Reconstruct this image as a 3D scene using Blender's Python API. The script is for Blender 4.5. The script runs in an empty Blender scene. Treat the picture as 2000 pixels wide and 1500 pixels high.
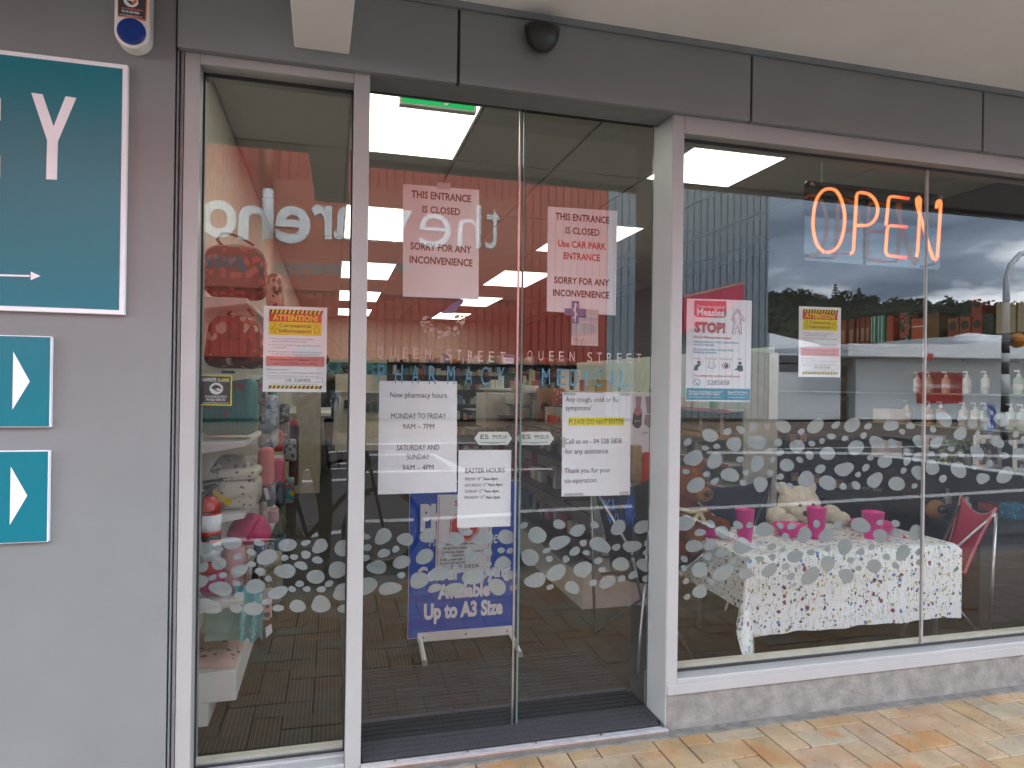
import bpy, bmesh, math, random
from mathutils import Vector, Matrix, noise
random.seed(7)
SC = bpy.context.scene
COL = SC.collection
R_ = math.radians

# ------------------------------------------------------------------ camera
F_PX, YAW, PITCH, ROLL = 1322.55, R_(14.847), R_(0.0934), R_(0.797)
EYE = Vector((0, -2.42, 1.36))
def _basis():
    f = Vector((math.sin(YAW)*math.cos(PITCH), math.cos(YAW)*math.cos(PITCH), math.sin(PITCH)))
    r = Vector((math.cos(YAW), -math.sin(YAW), 0)); u = r.cross(f)
    return math.cos(ROLL)*r + math.sin(ROLL)*u, -math.sin(ROLL)*r + math.cos(ROLL)*u, f
RT, UP, FW = _basis()
cam_d = bpy.data.cameras.new('camera'); cam = bpy.data.objects.new('camera', cam_d); COL.objects.link(cam)
cam_d.sensor_width = 36; cam_d.sensor_fit = 'HORIZONTAL'; cam_d.lens = F_PX/2000*36
cam_d.clip_start = 0.02; cam_d.clip_end = 3000
m = Matrix((RT, UP, -FW)).transposed().to_4x4(); m.translation = EYE
cam.matrix_world = m
SC.camera = cam

# ------------------------------------------------------------------ light
SUN_ELEV, SUN_AZ = R_(42), R_(35)       # high behind the shop, to the right
W = bpy.data.worlds.new('World'); SC.world = W; W.use_nodes = True
nt = W.node_tree; nt.nodes.clear()
N = nt.nodes.new; L = nt.links.new
out = N('ShaderNodeOutputWorld'); bg = N('ShaderNodeBackground'); bg.inputs[1].default_value = 0.12
sky = N('ShaderNodeTexSky'); sky.sky_type = 'NISHITA'; sky.sun_disc = False
sky.sun_elevation = SUN_ELEV; sky.sun_rotation = SUN_AZ
tc = N('ShaderNodeTexCoord'); mp = N('ShaderNodeMapping'); mp.inputs['Scale'].default_value = (1.0, 1.0, 3.6)
mp.inputs['Location'].default_value = (0.3, 0.55, 0.1)
n1 = N('ShaderNodeTexNoise'); n1.inputs['Scale'].default_value = 2.6; n1.inputs['Detail'].default_value = 9
n1.inputs['Roughness'].default_value = .55
L(tc.outputs['Generated'], mp.inputs[0]); L(mp.outputs[0], n1.inputs['Vector'])
rp = N('ShaderNodeValToRGB'); e = rp.color_ramp.elements
e[0].position = .36; e[0].color = (1.5, 2.0, 2.8, 1); e[1].position = .65; e[1].color = (17, 17.5, 18, 1)
k = rp.color_ramp.elements.new(.50); k.color = (3.4, 4.2, 5.4, 1)
L(n1.outputs['Fac'], rp.inputs[0])
# distant break in the cloud low over the ridge
sp = N('ShaderNodeSeparateXYZ'); L(tc.outputs['Generated'], sp.inputs[0])
mr = N('ShaderNodeMapRange'); mr.inputs[1].default_value = .10; mr.inputs[2].default_value = .20
mr.inputs[3].default_value = 1; mr.inputs[4].default_value = 0; L(sp.outputs['Z'], mr.inputs[0])
mlt = N('ShaderNodeMath'); mlt.operation = 'MULTIPLY_ADD'; L(mr.outputs[0], mlt.inputs[0]); L(n1.outputs['Fac'], mlt.inputs[1]); mlt.inputs[2].default_value = 0
m2 = N('ShaderNodeMapRange'); m2.inputs[1].default_value = .28; m2.inputs[2].default_value = .46; L(mlt.outputs[0], m2.inputs[0])
mixl = N('ShaderNodeMixRGB'); L(m2.outputs[0], mixl.inputs[0]); L(rp.outputs[0], mixl.inputs[1]); mixl.inputs[2].default_value = (24, 25, 26, 1)
mx = N('ShaderNodeMixRGB'); mx.inputs[0].default_value = .9
L(sky.outputs[0], mx.inputs[1]); L(mixl.outputs[0], mx.inputs[2]); L(mx.outputs[0], bg.inputs[0]); L(bg.outputs[0], out.inputs[0])
sd = bpy.data.lights.new('sun', 'SUN'); sd.energy = .95; sd.angle = R_(12); sd.color = (1, .97, .93)
so = bpy.data.objects.new('sun', sd); COL.objects.link(so)
sv = Vector((math.sin(SUN_AZ)*math.cos(SUN_ELEV), math.cos(SUN_AZ)*math.cos(SUN_ELEV), math.sin(SUN_ELEV)))
so.rotation_euler = sv.to_track_quat('Z', 'Y').to_euler()
SC.view_settings.view_transform = 'Standard'; SC.view_settings.look = 'None'
SC.view_settings.exposure = 2.55; SC.view_settings.gamma = 1
try: SC.view_settings.use_curve_mapping = False
except Exception: pass
SC.render.engine = 'CYCLES'
cy = SC.cycles; cy.max_bounces = 7; cy.diffuse_bounces = 3; cy.glossy_bounces = 4; cy.transparent_max_bounces = 24
cy.transmission_bounces = 4; cy.caustics_reflective = False; cy.caustics_refractive = False
cy.sample_clamp_indirect = 6; cy.use_denoising = True; cy.use_adaptive_sampling = True; cy.adaptive_threshold = .015

# ------------------------------------------------------------------ pixel -> place
def ray(px, py): return RT*((px-1000)/F_PX) + UP*(-(py-750)/F_PX) + FW
def at(px, py, Y):
    d = ray(px, py); return EYE + d*((Y-EYE.y)/d.y)
def gz(px, py, z):
    d = ray(px, py); return EYE + d*((z-EYE.z)/d.z)
def gx(px, py, X):
    d = ray(px, py); return EYE + d*((X-EYE.x)/d.x)
def pxm(p):                               # metres per photo pixel at p
    return (p-EYE).dot(FW)/F_PX
YS, YD, YW = .07, .15, .06                # glass planes: side light, doors, shop window
def rf(px, py, Y, Yg):                    # something across the street seen mirrored in the glass
    p = at(px, py, 2*Yg-Y); p.y = Y; return p
def rg(px, py, z, Yg):
    p = gz(px, py, z); p.y = 2*Yg-p.y; return p

# ------------------------------------------------------------------ materials
MATS = {}
def pm(name, col, rough=.5, metal=0., var=.1, scale=14., bump=0., spec=.5, coord='Object', bscale=None, stretch=None, emit=None, trans=0.):
    if name in MATS: return MATS[name]
    M = bpy.data.materials.new(name); M.use_nodes = True; t = M.node_tree; b = t.nodes['Principled BSDF']
    b.inputs['Roughness'].default_value = rough; b.inputs['Metallic'].default_value = metal
    b.inputs['Specular IOR Level'].default_value = spec
    tcn = t.nodes.new('ShaderNodeTexCoord'); nz = t.nodes.new('ShaderNodeTexNoise')
    nz.inputs['Scale'].default_value = scale; nz.inputs['Detail'].default_value = 5
    if stretch:
        mpn = t.nodes.new('ShaderNodeMapping'); mpn.inputs['Scale'].default_value = stretch
        t.links.new(tcn.outputs[coord], mpn.inputs[0]); t.links.new(mpn.outputs[0], nz.inputs['Vector'])
    else: t.links.new(tcn.outputs[coord], nz.inputs['Vector'])
    mr = t.nodes.new('ShaderNodeMapRange'); mr.inputs[1].default_value = .3; mr.inputs[2].default_value = .7
    mr.inputs[3].default_value = 1-var; mr.inputs[4].default_value = 1+var
    t.links.new(nz.outputs['Fac'], mr.inputs[0])
    mu = t.nodes.new('ShaderNodeVectorMath'); mu.operation = 'SCALE'; mu.inputs[0].default_value = col[:3]
    t.links.new(mr.outputs[0], mu.inputs['Scale']); t.links.new(mu.outputs[0], b.inputs['Base Color'])
    if bump:
        n2 = t.nodes.new('ShaderNodeTexNoise'); n2.inputs['Scale'].default_value = bscale or scale*6; n2.inputs['Detail'].default_value = 4
        t.links.new(tcn.outputs[coord], n2.inputs['Vector'])
        bp = t.nodes.new('ShaderNodeBump'); bp.inputs['Strength'].default_value = bump; bp.inputs['Distance'].default_value = .01
        t.links.new(n2.outputs['Fac'], bp.inputs['Height']); t.links.new(bp.outputs[0], b.inputs['Normal'])
    if emit:
        b.inputs['Emission Color'].default_value = (*emit[0], 1); b.inputs['Emission Strength'].default_value = emit[1]
    if trans:
        b.inputs['Transmission Weight'].default_value = trans
    MATS[name] = M; return M
def floral(name, base, cols, scale=30, r=.42, rough=.7, coord='Object', stem=None, dens=.6):
    if name in MATS: return MATS[name]
    M = bpy.data.materials.new(name); M.use_nodes = True; t = M.node_tree; b = t.nodes['Principled BSDF']; b.inputs['Roughness'].default_value = rough
    nn, l = t.nodes.new, t.links.new
    tcn = nn('ShaderNodeTexCoord'); src = tcn.outputs[coord]
    nz = nn('ShaderNodeTexNoise'); nz.inputs['Scale'].default_value = scale*1.7; l(src, nz.inputs['Vector'])
    ad = nn('ShaderNodeVectorMath'); ad.operation = 'MULTIPLY_ADD'; l(nz.outputs['Color'], ad.inputs[0]); ad.inputs[1].default_value = (.5/scale,)*3; l(src, ad.inputs[2])
    last = None
    basec = nn('ShaderNodeRGB'); basec.outputs[0].default_value = (*base, 1); last = basec.outputs[0]
    if stem:
        mpn = nn('ShaderNodeMapping'); mpn.inputs['Scale'].default_value = (scale*2.2, scale*.45, scale*.45); l(src, mpn.inputs[0])
        ns = nn('ShaderNodeTexNoise'); ns.inputs['Scale'].default_value = 1.0; ns.inputs['Detail'].default_value = 2; l(mpn.outputs[0], ns.inputs['Vector'])
        dd = nn('ShaderNodeMath'); dd.operation = 'SUBTRACT'; l(ns.outputs['Fac'], dd.inputs[0]); dd.inputs[1].default_value = .5
        ab = nn('ShaderNodeMath'); ab.operation = 'ABSOLUTE'; l(dd.outputs[0], ab.inputs[0])
        lt = nn('ShaderNodeMath'); lt.operation = 'LESS_THAN'; lt.inputs[1].default_value = .012; l(ab.outputs[0], lt.inputs[0])
        mxs = nn('ShaderNodeMixRGB'); l(lt.outputs[0], mxs.inputs[0]); l(last, mxs.inputs[1]); mxs.inputs[2].default_value = (*stem, 1); last = mxs.outputs[0]
    for i, c in enumerate(cols):
        of = nn('ShaderNodeVectorMath'); of.operation = 'ADD'; of.inputs[1].default_value = (i*3.71, i*1.93, i*2.57); l(ad.outputs[0], of.inputs[0])
        v = nn('ShaderNodeTexVoronoi'); v.inputs['Scale'].default_value = scale*(1+.17*i); l(of.outputs[0], v.inputs['Vector'])
        sc = nn('ShaderNodeSeparateColor'); l(v.outputs['Color'], sc.inputs[0])
        on = nn('ShaderNodeMath'); on.operation = 'LESS_THAN'; on.inputs[1].default_value = dens; l(sc.outputs[0], on.inputs[0])
        rr = nn('ShaderNodeMath'); rr.operation = 'MULTIPLY'; rr.inputs[1].default_value = r; l(sc.outputs[1], rr.inputs[0])
        r2 = nn('ShaderNodeMath'); r2.operation = 'ADD'; r2.inputs[1].default_value = r*.45; l(rr.outputs[0], r2.inputs[0])
        lt = nn('ShaderNodeMath'); lt.operation = 'LESS_THAN'; l(v.outputs['Distance'], lt.inputs[0]); l(r2.outputs[0], lt.inputs[1])
        ml = nn('ShaderNodeMath'); ml.operation = 'MULTIPLY'; l(lt.outputs[0], ml.inputs[0]); l(on.outputs[0], ml.inputs[1])
        mxs = nn('ShaderNodeMixRGB'); l(ml.outputs[0], mxs.inputs[0]); l(last, mxs.inputs[1]); mxs.inputs[2].default_value = (*c, 1); last = mxs.outputs[0]
    l(last, b.inputs['Base Color']); MATS[name] = M; return M
def dots(name, base, dot, scale=60, r=.2, ribs=0):
    return floral(name, base, [dot], scale, r, dens=2)
def glass(name, ior, tint):
    M = bpy.data.materials.new(name); M.use_nodes = True; t = M.node_tree; t.nodes.clear()
    o = t.nodes.new('ShaderNodeOutputMaterial'); tr = t.nodes.new('ShaderNodeBsdfTransparent'); tr.inputs[0].default_value = (*tint, 1)
    if ior:
        g = t.nodes.new('ShaderNodeBsdfGlossy'); g.inputs['Roughness'].default_value = 0
        r0 = ((ior-1)/(ior+1))**2
        lw = t.nodes.new('ShaderNodeLayerWeight'); lw.inputs[0].default_value = .5
        pw = t.nodes.new('ShaderNodeMath'); pw.operation = 'POWER'; pw.inputs[1].default_value = 5; t.links.new(lw.outputs['Facing'], pw.inputs[0])
        fr = t.nodes.new('ShaderNodeMath'); fr.operation = 'MULTIPLY_ADD'; t.links.new(pw.outputs[0], fr.inputs[0]); fr.inputs[1].default_value = 1-r0; fr.inputs[2].default_value = r0
        mi = t.nodes.new('ShaderNodeMixShader'); t.links.new(fr.outputs[0], mi.inputs[0]); t.links.new(tr.outputs[0], mi.inputs[1]); t.links.new(g.outputs[0], mi.inputs[2])
        t.links.new(mi.outputs[0], o.inputs[0])
    else: t.links.new(tr.outputs[0], o.inputs[0])
    MATS[name] = M; return M
GLASS = glass('window_glass', 1.90, (.78, .80, .79)); GLASSB = glass('window_glass_inner', 0, (.97, .98, .97))
GEDGE = pm('glass_edge', (.10, .16, .14), .15, var=.2)
SMOKE = glass('sign_acrylic', 2.05, (.12, .12, .18)); CLEAR = glass('clear_plastic', 1.45, (.9, .92, .92))
ALU = pm('powder_coated_aluminium', (.365, .372, .368), .36, 0, .04, 6, .03, .5, bscale=900)
ALUD = pm('dark_gasket', (.02, .02, .022), .6)
GREY = pm('grey_cladding_paint', (.208, .228, .230), .34, 0, .05, 3, .05, .5, bscale=700)
TRIM = pm('grey_trim_paint', (.20, .212, .222), .4)
SOFF = pm('soffit_paint', (.86, .86, .86), .7, 0, .04, 2.5, .04, .3, bscale=300)
WHITE = pm('white_paint', (.78, .77, .75), .5, 0, .05, 8)
PAPER = pm('paper', (.86, .86, .90), .75, 0, .025, 9)
INK = pm('black_print', (.035, .035, .04), .7); INKG = pm('grey_print', (.10, .10, .11), .7)
INKB = pm('brown_print', (.10, .05, .045), .7)
RED = pm('red_print', (.62, .05, .035), .6); YEL = pm('yellow_print', (.80, .62, .01), .6)
PINKP = pm('pink_print', (.75, .24, .22), .6); TEALP = pm('teal_print', (.03, .25, .38), .6); HIYEL = pm('highlighter', (.85, .78, .03), .6)
TAPE = pm('sticky_tape', (.52, .54, .54), .25)
TEAL = pm('teal_sign_face', (.003, .175, .228), .25, 0, .05, 2)
VINYL = pm('frosted_vinyl', (.30, .33, .335), .8, 0, .03, 30)
BLACK = pm('black_plastic', (.02, .02, .022), .35); CHAR = pm('charcoal_slatwall', (.045, .05, .058), .6)
STEEL = pm('steel_tube', (.48, .48, .49), .28, .9, .1, 30); WOOD = pm('brown_timber', (.16, .09, .05), .6)
CREAM = pm('cream_laminate', (.66, .62, .52), .45); SLAT = pm('white_slatwall', (.66, .64, .59), .5); MINT = pm('pale_shelf_panel', (.60, .68, .62), .5)
LED = pm('led_diffuser', (.9, .9, .85), .6, emit=((1, .94, .80), .85))

# ------------------------------------------------------------------ objects
def tag(o, label=None, cat=None, group=None, kind=None):
    if label: o['label'] = label
    if cat: o['category'] = cat
    if group: o['group'] = group
    if kind: o['kind'] = kind
    return o
def thing(name, label, cat, loc=(0, 0, 0), group=None):
    o = bpy.data.objects.new(name, None); COL.objects.link(o); o.location = loc; o.empty_display_size = .05
    return tag(o, label, cat, group)
def wloc(o):
    v = Vector((0, 0, 0))
    while o: v += Vector(o.location); o = o.parent
    return v
class MB:
    def __init__(s): s.v = []; s.f = []; s.m = []; s.mi = 0
    def add(s, vs, fs):
        n = len(s.v); s.v += [Vector(a) for a in vs]
        for f in fs: s.f.append([n+i for i in f]); s.m.append(s.mi)
        return s
    def box(s, x0, x1, y0, y1, z0, z1):
        return s.add([(x0,y0,z0),(x1,y0,z0),(x1,y1,z0),(x0,y1,z0),(x0,y0,z1),(x1,y0,z1),(x1,y1,z1),(x0,y1,z1)],
                     [(3,2,1,0),(4,5,6,7),(0,1,5,4),(1,2,6,5),(2,3,7,6),(3,0,4,7)])
    def quad(s, a, b, c, d): return s.add([a, b, c, d], [(0,1,2,3)])
    def prism(s, pts, y0, y1):            # outline in X,Z pushed along Y
        n = len(pts)
        return s.add([(x,y0,z) for x,z in pts]+[(x,y1,z) for x,z in pts],
              [tuple(range(n)), tuple(range(2*n-1,n-1,-1))]+[(i,n+i,n+(i+1)%n,(i+1)%n) for i in range(n)])
    def vprism(s, pts, z0, z1):           # outline in X,Y pushed up
        n = len(pts)
        return s.add([(x,y,z0) for x,y in pts]+[(x,y,z1) for x,y in pts],
              [tuple(range(n-1,-1,-1)), tuple(range(n,2*n))]+[(i,(i+1)%n,n+(i+1)%n,n+i) for i in range(n)])
    def tube(s, pts, r, seg=8, closed=False, cap=True):
        pts = [Vector(p) for p in pts]; n = len(pts); base = len(s.v); prev = None
        for i, p in enumerate(pts):
            a = pts[(i-1) % n] if (i or closed) else p; b = pts[(i+1) % n] if (i < n-1 or closed) else p
            t = (b-a).normalized()
            if prev is None: u = t.orthogonal().normalized()
            else:
                u = prev-t*prev.dot(t)
                u = u.normalized() if u.length > 1e-6 else t.orthogonal().normalized()
            prev = u; w = t.cross(u); rr = r[i] if isinstance(r, (list, tuple)) else r
            s.v += [p+(u*math.cos(k*2*math.pi/seg)+w*math.sin(k*2*math.pi/seg))*rr for k in range(seg)]
        for i in range(n if closed else n-1):
            j = (i+1) % n
            for k in range(seg):
                s.f.append([base+i*seg+k, base+i*seg+(k+1)%seg, base+j*seg+(k+1)%seg, base+j*seg+k]); s.m.append(s.mi)
        if cap and not closed:
            s.f.append([base+k for k in range(seg-1,-1,-1)]); s.m.append(s.mi)
            s.f.append([base+(n-1)*seg+k for k in range(seg)]); s.m.append(s.mi)
        return s
    def lathe(s, prof, c=(0,0,0), seg=20, sx=1, sy=1):  # profile of (r,z) about Z
        base = len(s.v); c = Vector(c)
        for r, z in prof:
            s.v += [c+Vector((r*sx*math.cos(k*2*math.pi/seg), r*sy*math.sin(k*2*math.pi/seg), z)) for k in range(seg)]
        for i in range(len(prof)-1):
            for k in range(seg):
                s.f.append([base+i*seg+k, base+i*seg+(k+1)%seg, base+(i+1)*seg+(k+1)%seg, base+(i+1)*seg+k]); s.m.append(s.mi)
        if prof[0][0] > 1e-5: s.f.append([base+k for k in range(seg-1,-1,-1)]); s.m.append(s.mi)
        if prof[-1][0] > 1e-5: s.f.append([base+(len(prof)-1)*seg+k for k in range(seg)]); s.m.append(s.mi)
        return s
    def ell(s, c, r, seg=14, rings=9):
        c = Vector(c); r = (r, r, r) if isinstance(r, (int, float)) else r; base = len(s.v)
        for i in range(rings+1):
            a = math.pi*i/rings
            for k in range(seg):
                b = 2*math.pi*k/seg; s.v.append(c+Vector((r[0]*math.sin(a)*math.cos(b), r[1]*math.sin(a)*math.sin(b), -r[2]*math.cos(a))))
        for i in range(rings):
            for k in range(seg):
                s.f.append([base+i*seg+k, base+i*seg+(k+1)%seg, base+(i+1)*seg+(k+1)%seg, base+(i+1)*seg+k]); s.m.append(s.mi)
        return s
    def mesh(s, name, mats, off=Vector((0,0,0)), smooth=False, bevel=0, bseg=2, weld=True):
        me = bpy.data.meshes.new(name)
        me.from_pydata([tuple(v-off) for v in s.v], [], s.f)
        for mm in (mats if isinstance(mats, (list, tuple)) else [mats]): me.materials.append(mm)
        me.polygons.foreach_set('material_index', s.m)
        if weld or bevel:
            bm = bmesh.new(); bm.from_mesh(me); bmesh.ops.remove_doubles(bm, verts=bm.verts, dist=1e-5)
            if bevel:
                ed = [e for e in bm.edges if len(e.link_faces) == 2 and e.calc_face_angle(0) > .6]
                bmesh.ops.bevel(bm, geom=ed, offset=bevel, segments=bseg, profile=.5, affect='EDGES', clamp_overlap=True)
            bmesh.ops.recalc_face_normals(bm, faces=bm.faces); bm.to_mesh(me); bm.free()
        if smooth:
            me.polygons.foreach_set('use_smooth', [True]*len(me.polygons))
        me.update(); return me
    def build(s, name, mats, parent=None, smooth=False, bevel=0, bseg=2, weld=True):
        off = wloc(parent) if parent else Vector((0,0,0))
        me = s.mesh(name, mats, off, smooth, bevel, bseg, weld)
        if smooth == 'auto' or (bevel and smooth): auto(me)
        o = bpy.data.objects.new(name, me); COL.objects.link(o)
        if parent: o.parent = parent
        return o
def auto(me, ang=.7):
    bm = bmesh.new(); bm.from_mesh(me)
    for e in bm.edges: e.smooth = not (len(e.link_faces) == 2 and e.calc_face_angle(0) > ang)
    for f in bm.faces: f.smooth = True
    bm.to_mesh(me); bm.free()
def box(name, mat, x0, x1, y0, y1, z0, z1, parent=None, bevel=0):
    return MB().box(min(x0,x1), max(x0,x1), min(y0,y1), max(y0,y1), min(z0,z1), max(z0,z1)).build(name, mat, parent, bevel=bevel)
def struct(o): o['kind'] = 'structure'; return o
def copy_tree(o, parent=None):
    c = o.copy(); COL.objects.link(c); c.parent = parent
    for ch in list(o.children): copy_tree(ch, c)
    return c
def place(proto, loc, rz=None, label=None, group=None, used=set()):
    o = proto if proto.name not in used else copy_tree(proto)
    used.add(proto.name); o.location = loc
    if rz is not None: o.rotation_euler = (0, 0, rz)
    if label: o['label'] = label
    if group: o['group'] = group
    return o

# ------------------------------------------------------------------ lettering
_fc = {}
def glyphs(s, bold, shear, res=3):
    key = (s, bold, shear, res)
    if key in _fc: return _fc[key]
    cu = bpy.data.curves.new('lettering', 'FONT'); cu.body = s; cu.size = 1; cu.offset = bold; cu.shear = shear; cu.resolution_u = res
    cu.fill_mode = 'FRONT'
    o = bpy.data.objects.new('lettering', cu); COL.objects.link(o)
    bpy.context.view_layer.update()
    me = o.to_mesh()
    vs = [(v.co.x, v.co.y) for v in me.vertices]; fs = [tuple(p.vertices) for p in me.polygons]
    o.to_mesh_clear(); bpy.data.objects.remove(o); bpy.data.curves.remove(cu)
    _fc[key] = (vs, fs); return vs, fs
CAP = None
def cap():
    global CAP
    if CAP is None: CAP = max(v[1] for v in glyphs('H', 0, 0)[0])
    return CAP
def text_world(s, X0, X1, Zb, H, Y, mat, parent, bold=0., shear=0., name='lettering', res=3, face=-1, depth=0, rot=0.):
    """text between X0 and X1 (reading direction), baseline Zb, cap height H, on the plane Y"""
    vs, fs = glyphs(s, bold, shear, res)
    if not vs: return None
    a = min(v[0] for v in vs); b = max(v[0] for v in vs)
    k = (X1-X0)/max(b-a, 1e-6); kz = H/cap(); mb = MB()
    P = []
    for x, y in vs:
        u = (x-a)*k; w = y*kz; P.append((X0+u, Y, Zb+w+u*rot))
    if depth:
        n = len(P); mb.add(P, fs); cnt = {}
        for f in fs:
            for i in range(len(f)):
                e = (f[i], f[(i+1) % len(f)]); cnt[e] = 1
        Q = [(x, y-depth*face*1.0, z) for x, y, z in P]
        mb.add(P+Q, [(i, j, n+j, n+i) for (i, j) in cnt if (j, i) not in cnt])
    else: mb.add(P, fs)
    return mb.build(name, mat, parent, weld=bool(depth))
def T(s, x0, x1, yc, h, Y, mat, parent, bold=0., shear=0., name='lettering', res=3, tilt=0.):
    """text given by the photo pixels it covers on the plane Y: from x0 to x1, centred on yc, capitals h px tall"""
    c = at((x0+x1)/2, yc, Y); kz = pxm(c)
    return text_world(s, at(x0, yc, Y).x, at(x1, yc, Y).x, c.z-h*kz/2, h*kz, Y, mat, parent, bold, shear, name, res, rot=tilt)
def P4(name, mat, pts, Y, parent, th=.0004):
    """flat outline given in photo pixels on the plane Y"""
    q = [at(x, y, Y) for x, y in pts]
    return MB().prism([(p.x, p.z) for p in q], Y, Y+th).build(name, mat, parent)
def rect(name, mat, x0, x1, y0, y1, Y, parent, th=.0004, xm=None):
    a = at(x0, (y0+y1)/2, Y); b = at(x1, (y0+y1)/2, Y); xc = (x0+x1)/2 if xm is None else xm
    zt = at(xc, y0, Y).z; zb = at(xc, y1, Y).z
    return box(name, mat, a.x, b.x, Y, Y+th, zb, zt, parent)

# ================================================================== FACADE
ZF = at(1000, 183, 0).z; ZS = at(1000, 30, 0).z          # fascia underside, soffit
X_ = lambda px, Y=0: at(px, 800, Y).x
xwall, xj0, xj1 = X_(337), X_(351), X_(381)
xm0, xm1 = X_(683), X_(714)
xr0, xr1 = X_(1309), X_(1330)
XEND = 4.12
# ground and pavement -------------------------------------------------
KERB_Y = -2.0; ROADZ = -.12
def paver_mat(name, c):
    M = pm(name, c, .88, 0, .20, 7, .45, .25, bscale=70); t = M.node_tree; b = t.nodes['Principled BSDF']; src = b.inputs['Base Color'].links[0].from_socket
    tcn = t.nodes.new('ShaderNodeTexCoord'); cur = src
    for sc_, lo, hi, col, st in ((5.5, .54, .72, (.42,.17,.05), .75), (3.1, .56, .75, (.36,.33,.27), .7), (38, .60, .74, (.16,.12,.08), .6), (260, .62, .8, (.10,.08,.06), .6)):
        nz = t.nodes.new('ShaderNodeTexNoise'); nz.inputs['Scale'].default_value = sc_; nz.inputs['Detail'].default_value = 6; t.links.new(tcn.outputs['Object'], nz.inputs['Vector'])
        mr = t.nodes.new('ShaderNodeMapRange'); mr.inputs[1].default_value = lo; mr.inputs[2].default_value = hi; mr.inputs[4].default_value = st; t.links.new(nz.outputs['Fac'], mr.inputs[0])
        mi = t.nodes.new('ShaderNodeMixRGB'); t.links.new(mr.outputs[0], mi.inputs[0]); t.links.new(cur, mi.inputs[1]); mi.inputs[2].default_value = (*col, 1); cur = mi.outputs[0]
    t.links.new(cur, b.inputs['Base Color']); return M
SAND = [paver_mat('paver_'+n, c) for n, c in
        dict(sand=(.37,.26,.145), buff=(.40,.295,.185), pink=(.39,.275,.18), grey=(.36,.30,.21), orange=(.40,.25,.12)).items()]
pav = struct(MB().box(-30, 30, KERB_Y, .0, -.2, -.007).build('pavement', pm('paver_bed', (.085,.07,.055), .9, 0, .3, 20)))
def herring():
    c = .115; out = []                                      # herringbone of 2c x c bricks, square to the shopfront
    for i in range(-60, 60):
        for j in range(-60, 60):
            k = (i-j) % 4
            if k == 0: out.append((i*c, j*c, 2*c, c))
            elif k == 3: out.append((i*c, j*c, c, 2*c))
    return out
y0p = -.042
cand = []
for x, y, w, h in herring():
    a, b, cc, d = x+1.895+.003, x+1.895+w-.003, y-.112+.003, y-.112+h-.003
    d = min(d, y0p); cc = max(cc, KERB_Y+.16)
    if d-cc < .025 or b < -4 or a > 6: continue
    mx_, my_ = (a+b)/2, (cc+d)/2
    v = Vector((mx_, my_, 0))-EYE; f = v.dot(FW); s = (v.dot(RT)/f, v.dot(UP)/f) if f > .1 else (9, 9)
    direct = abs(s[0]) < .80 and -s[1] < .60
    vm = Vector((mx_, 2*.1-my_, 0))-EYE; f2 = vm.dot(FW); r2 = abs(vm.dot(RT)/f2) < .78 and -vm.dot(UP)/f2 < .58
    cand.append(((0 if direct else 1 if r2 else 2), abs(mx_-1)+abs(my_), a, b, cc, d))
cand.sort(); far = [MB() for _ in SAND]
for n, (rank, _, a, b, cc, d) in enumerate(cand):
    t = random.uniform(-.0015, .0015); mi = random.choices(range(5), (4, 4, 3, 2, 1.4))[0]
    if n < 300:
        box('paver', SAND[mi], a, b, cc, d, -.03, t, pav, bevel=.002)
    else: far[mi].box(a, b, cc, d, -.03, t)
for mm, fb in zip(SAND, far):
    if fb.v: tag(fb.build('pavers', mm, pav, weld=False), kind='stuff')
CONC = pm('concrete', (.225, .22, .20), .92, 0, .22, 16, .6, .3, bscale=60)
struct(box('kerb', CONC, -60, 60, KERB_Y-.15, KERB_Y, -.3, -.002))
struct(MB().box(-30, 30, KERB_Y, KERB_Y+.155, -.1, -.001).build('kerb_edging', SAND[3]))
struct(MB().box(-14, XEND+4, y0p, .02, -.05, .004).build('mortar_strip', pm('mortar', (.20,.19,.17), .9, 0, .3, 18, .5)))
ASPH = pm('asphalt', (.055, .056, .06), .85, 0, .25, 60, .4, .4, bscale=150)
struct(MB().quad((-120,-14.4,ROADZ),(120,-14.4,ROADZ),(120,KERB_Y-.1,ROADZ),(-120,KERB_Y-.1,ROADZ)).build('road', ASPH))
struct(MB().quad((-900,-900,-.35),(900,-900,-.35),(900,60,-.35),(-900,60,-.35)).build('ground', pm('far_ground', (.08,.085,.05), .95, 0, .3, .05)))
# plinth under the shop window
pl = thing('concrete_plinth', 'low grey concrete upstand under the big shop window', 'plinth', (xr0-.02, 0, 0))
box('upstand', CONC, xr0+.001, XEND+.2, .006, .2, -.05, .165, pl, .004)
# left cladding wall
gw = thing('cladding_wall', 'smooth grey panel wall left of the entrance carrying teal signs', 'wall', (-2, 0, 0))
box('wall_panel', GREY, -4.0, xwall-.004, -.012, .10, -.03, ZS+.02, gw)
xs = [xwall, xwall+(xj0-xwall)*.42, xj0-.002]
box('trim_strip', TRIM, xs[0], xs[1]-.004, -.006, .1, -.02, ZF-.0, gw, .002)
box('trim_strip', TRIM, xs[1], xs[2], .004, .1, -.02, ZF-.0, gw, .002)
box('groove', ALUD, xs[0]-.004, xs[2]+.002, .012, .099, -.02, ZF-.001, gw)
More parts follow.
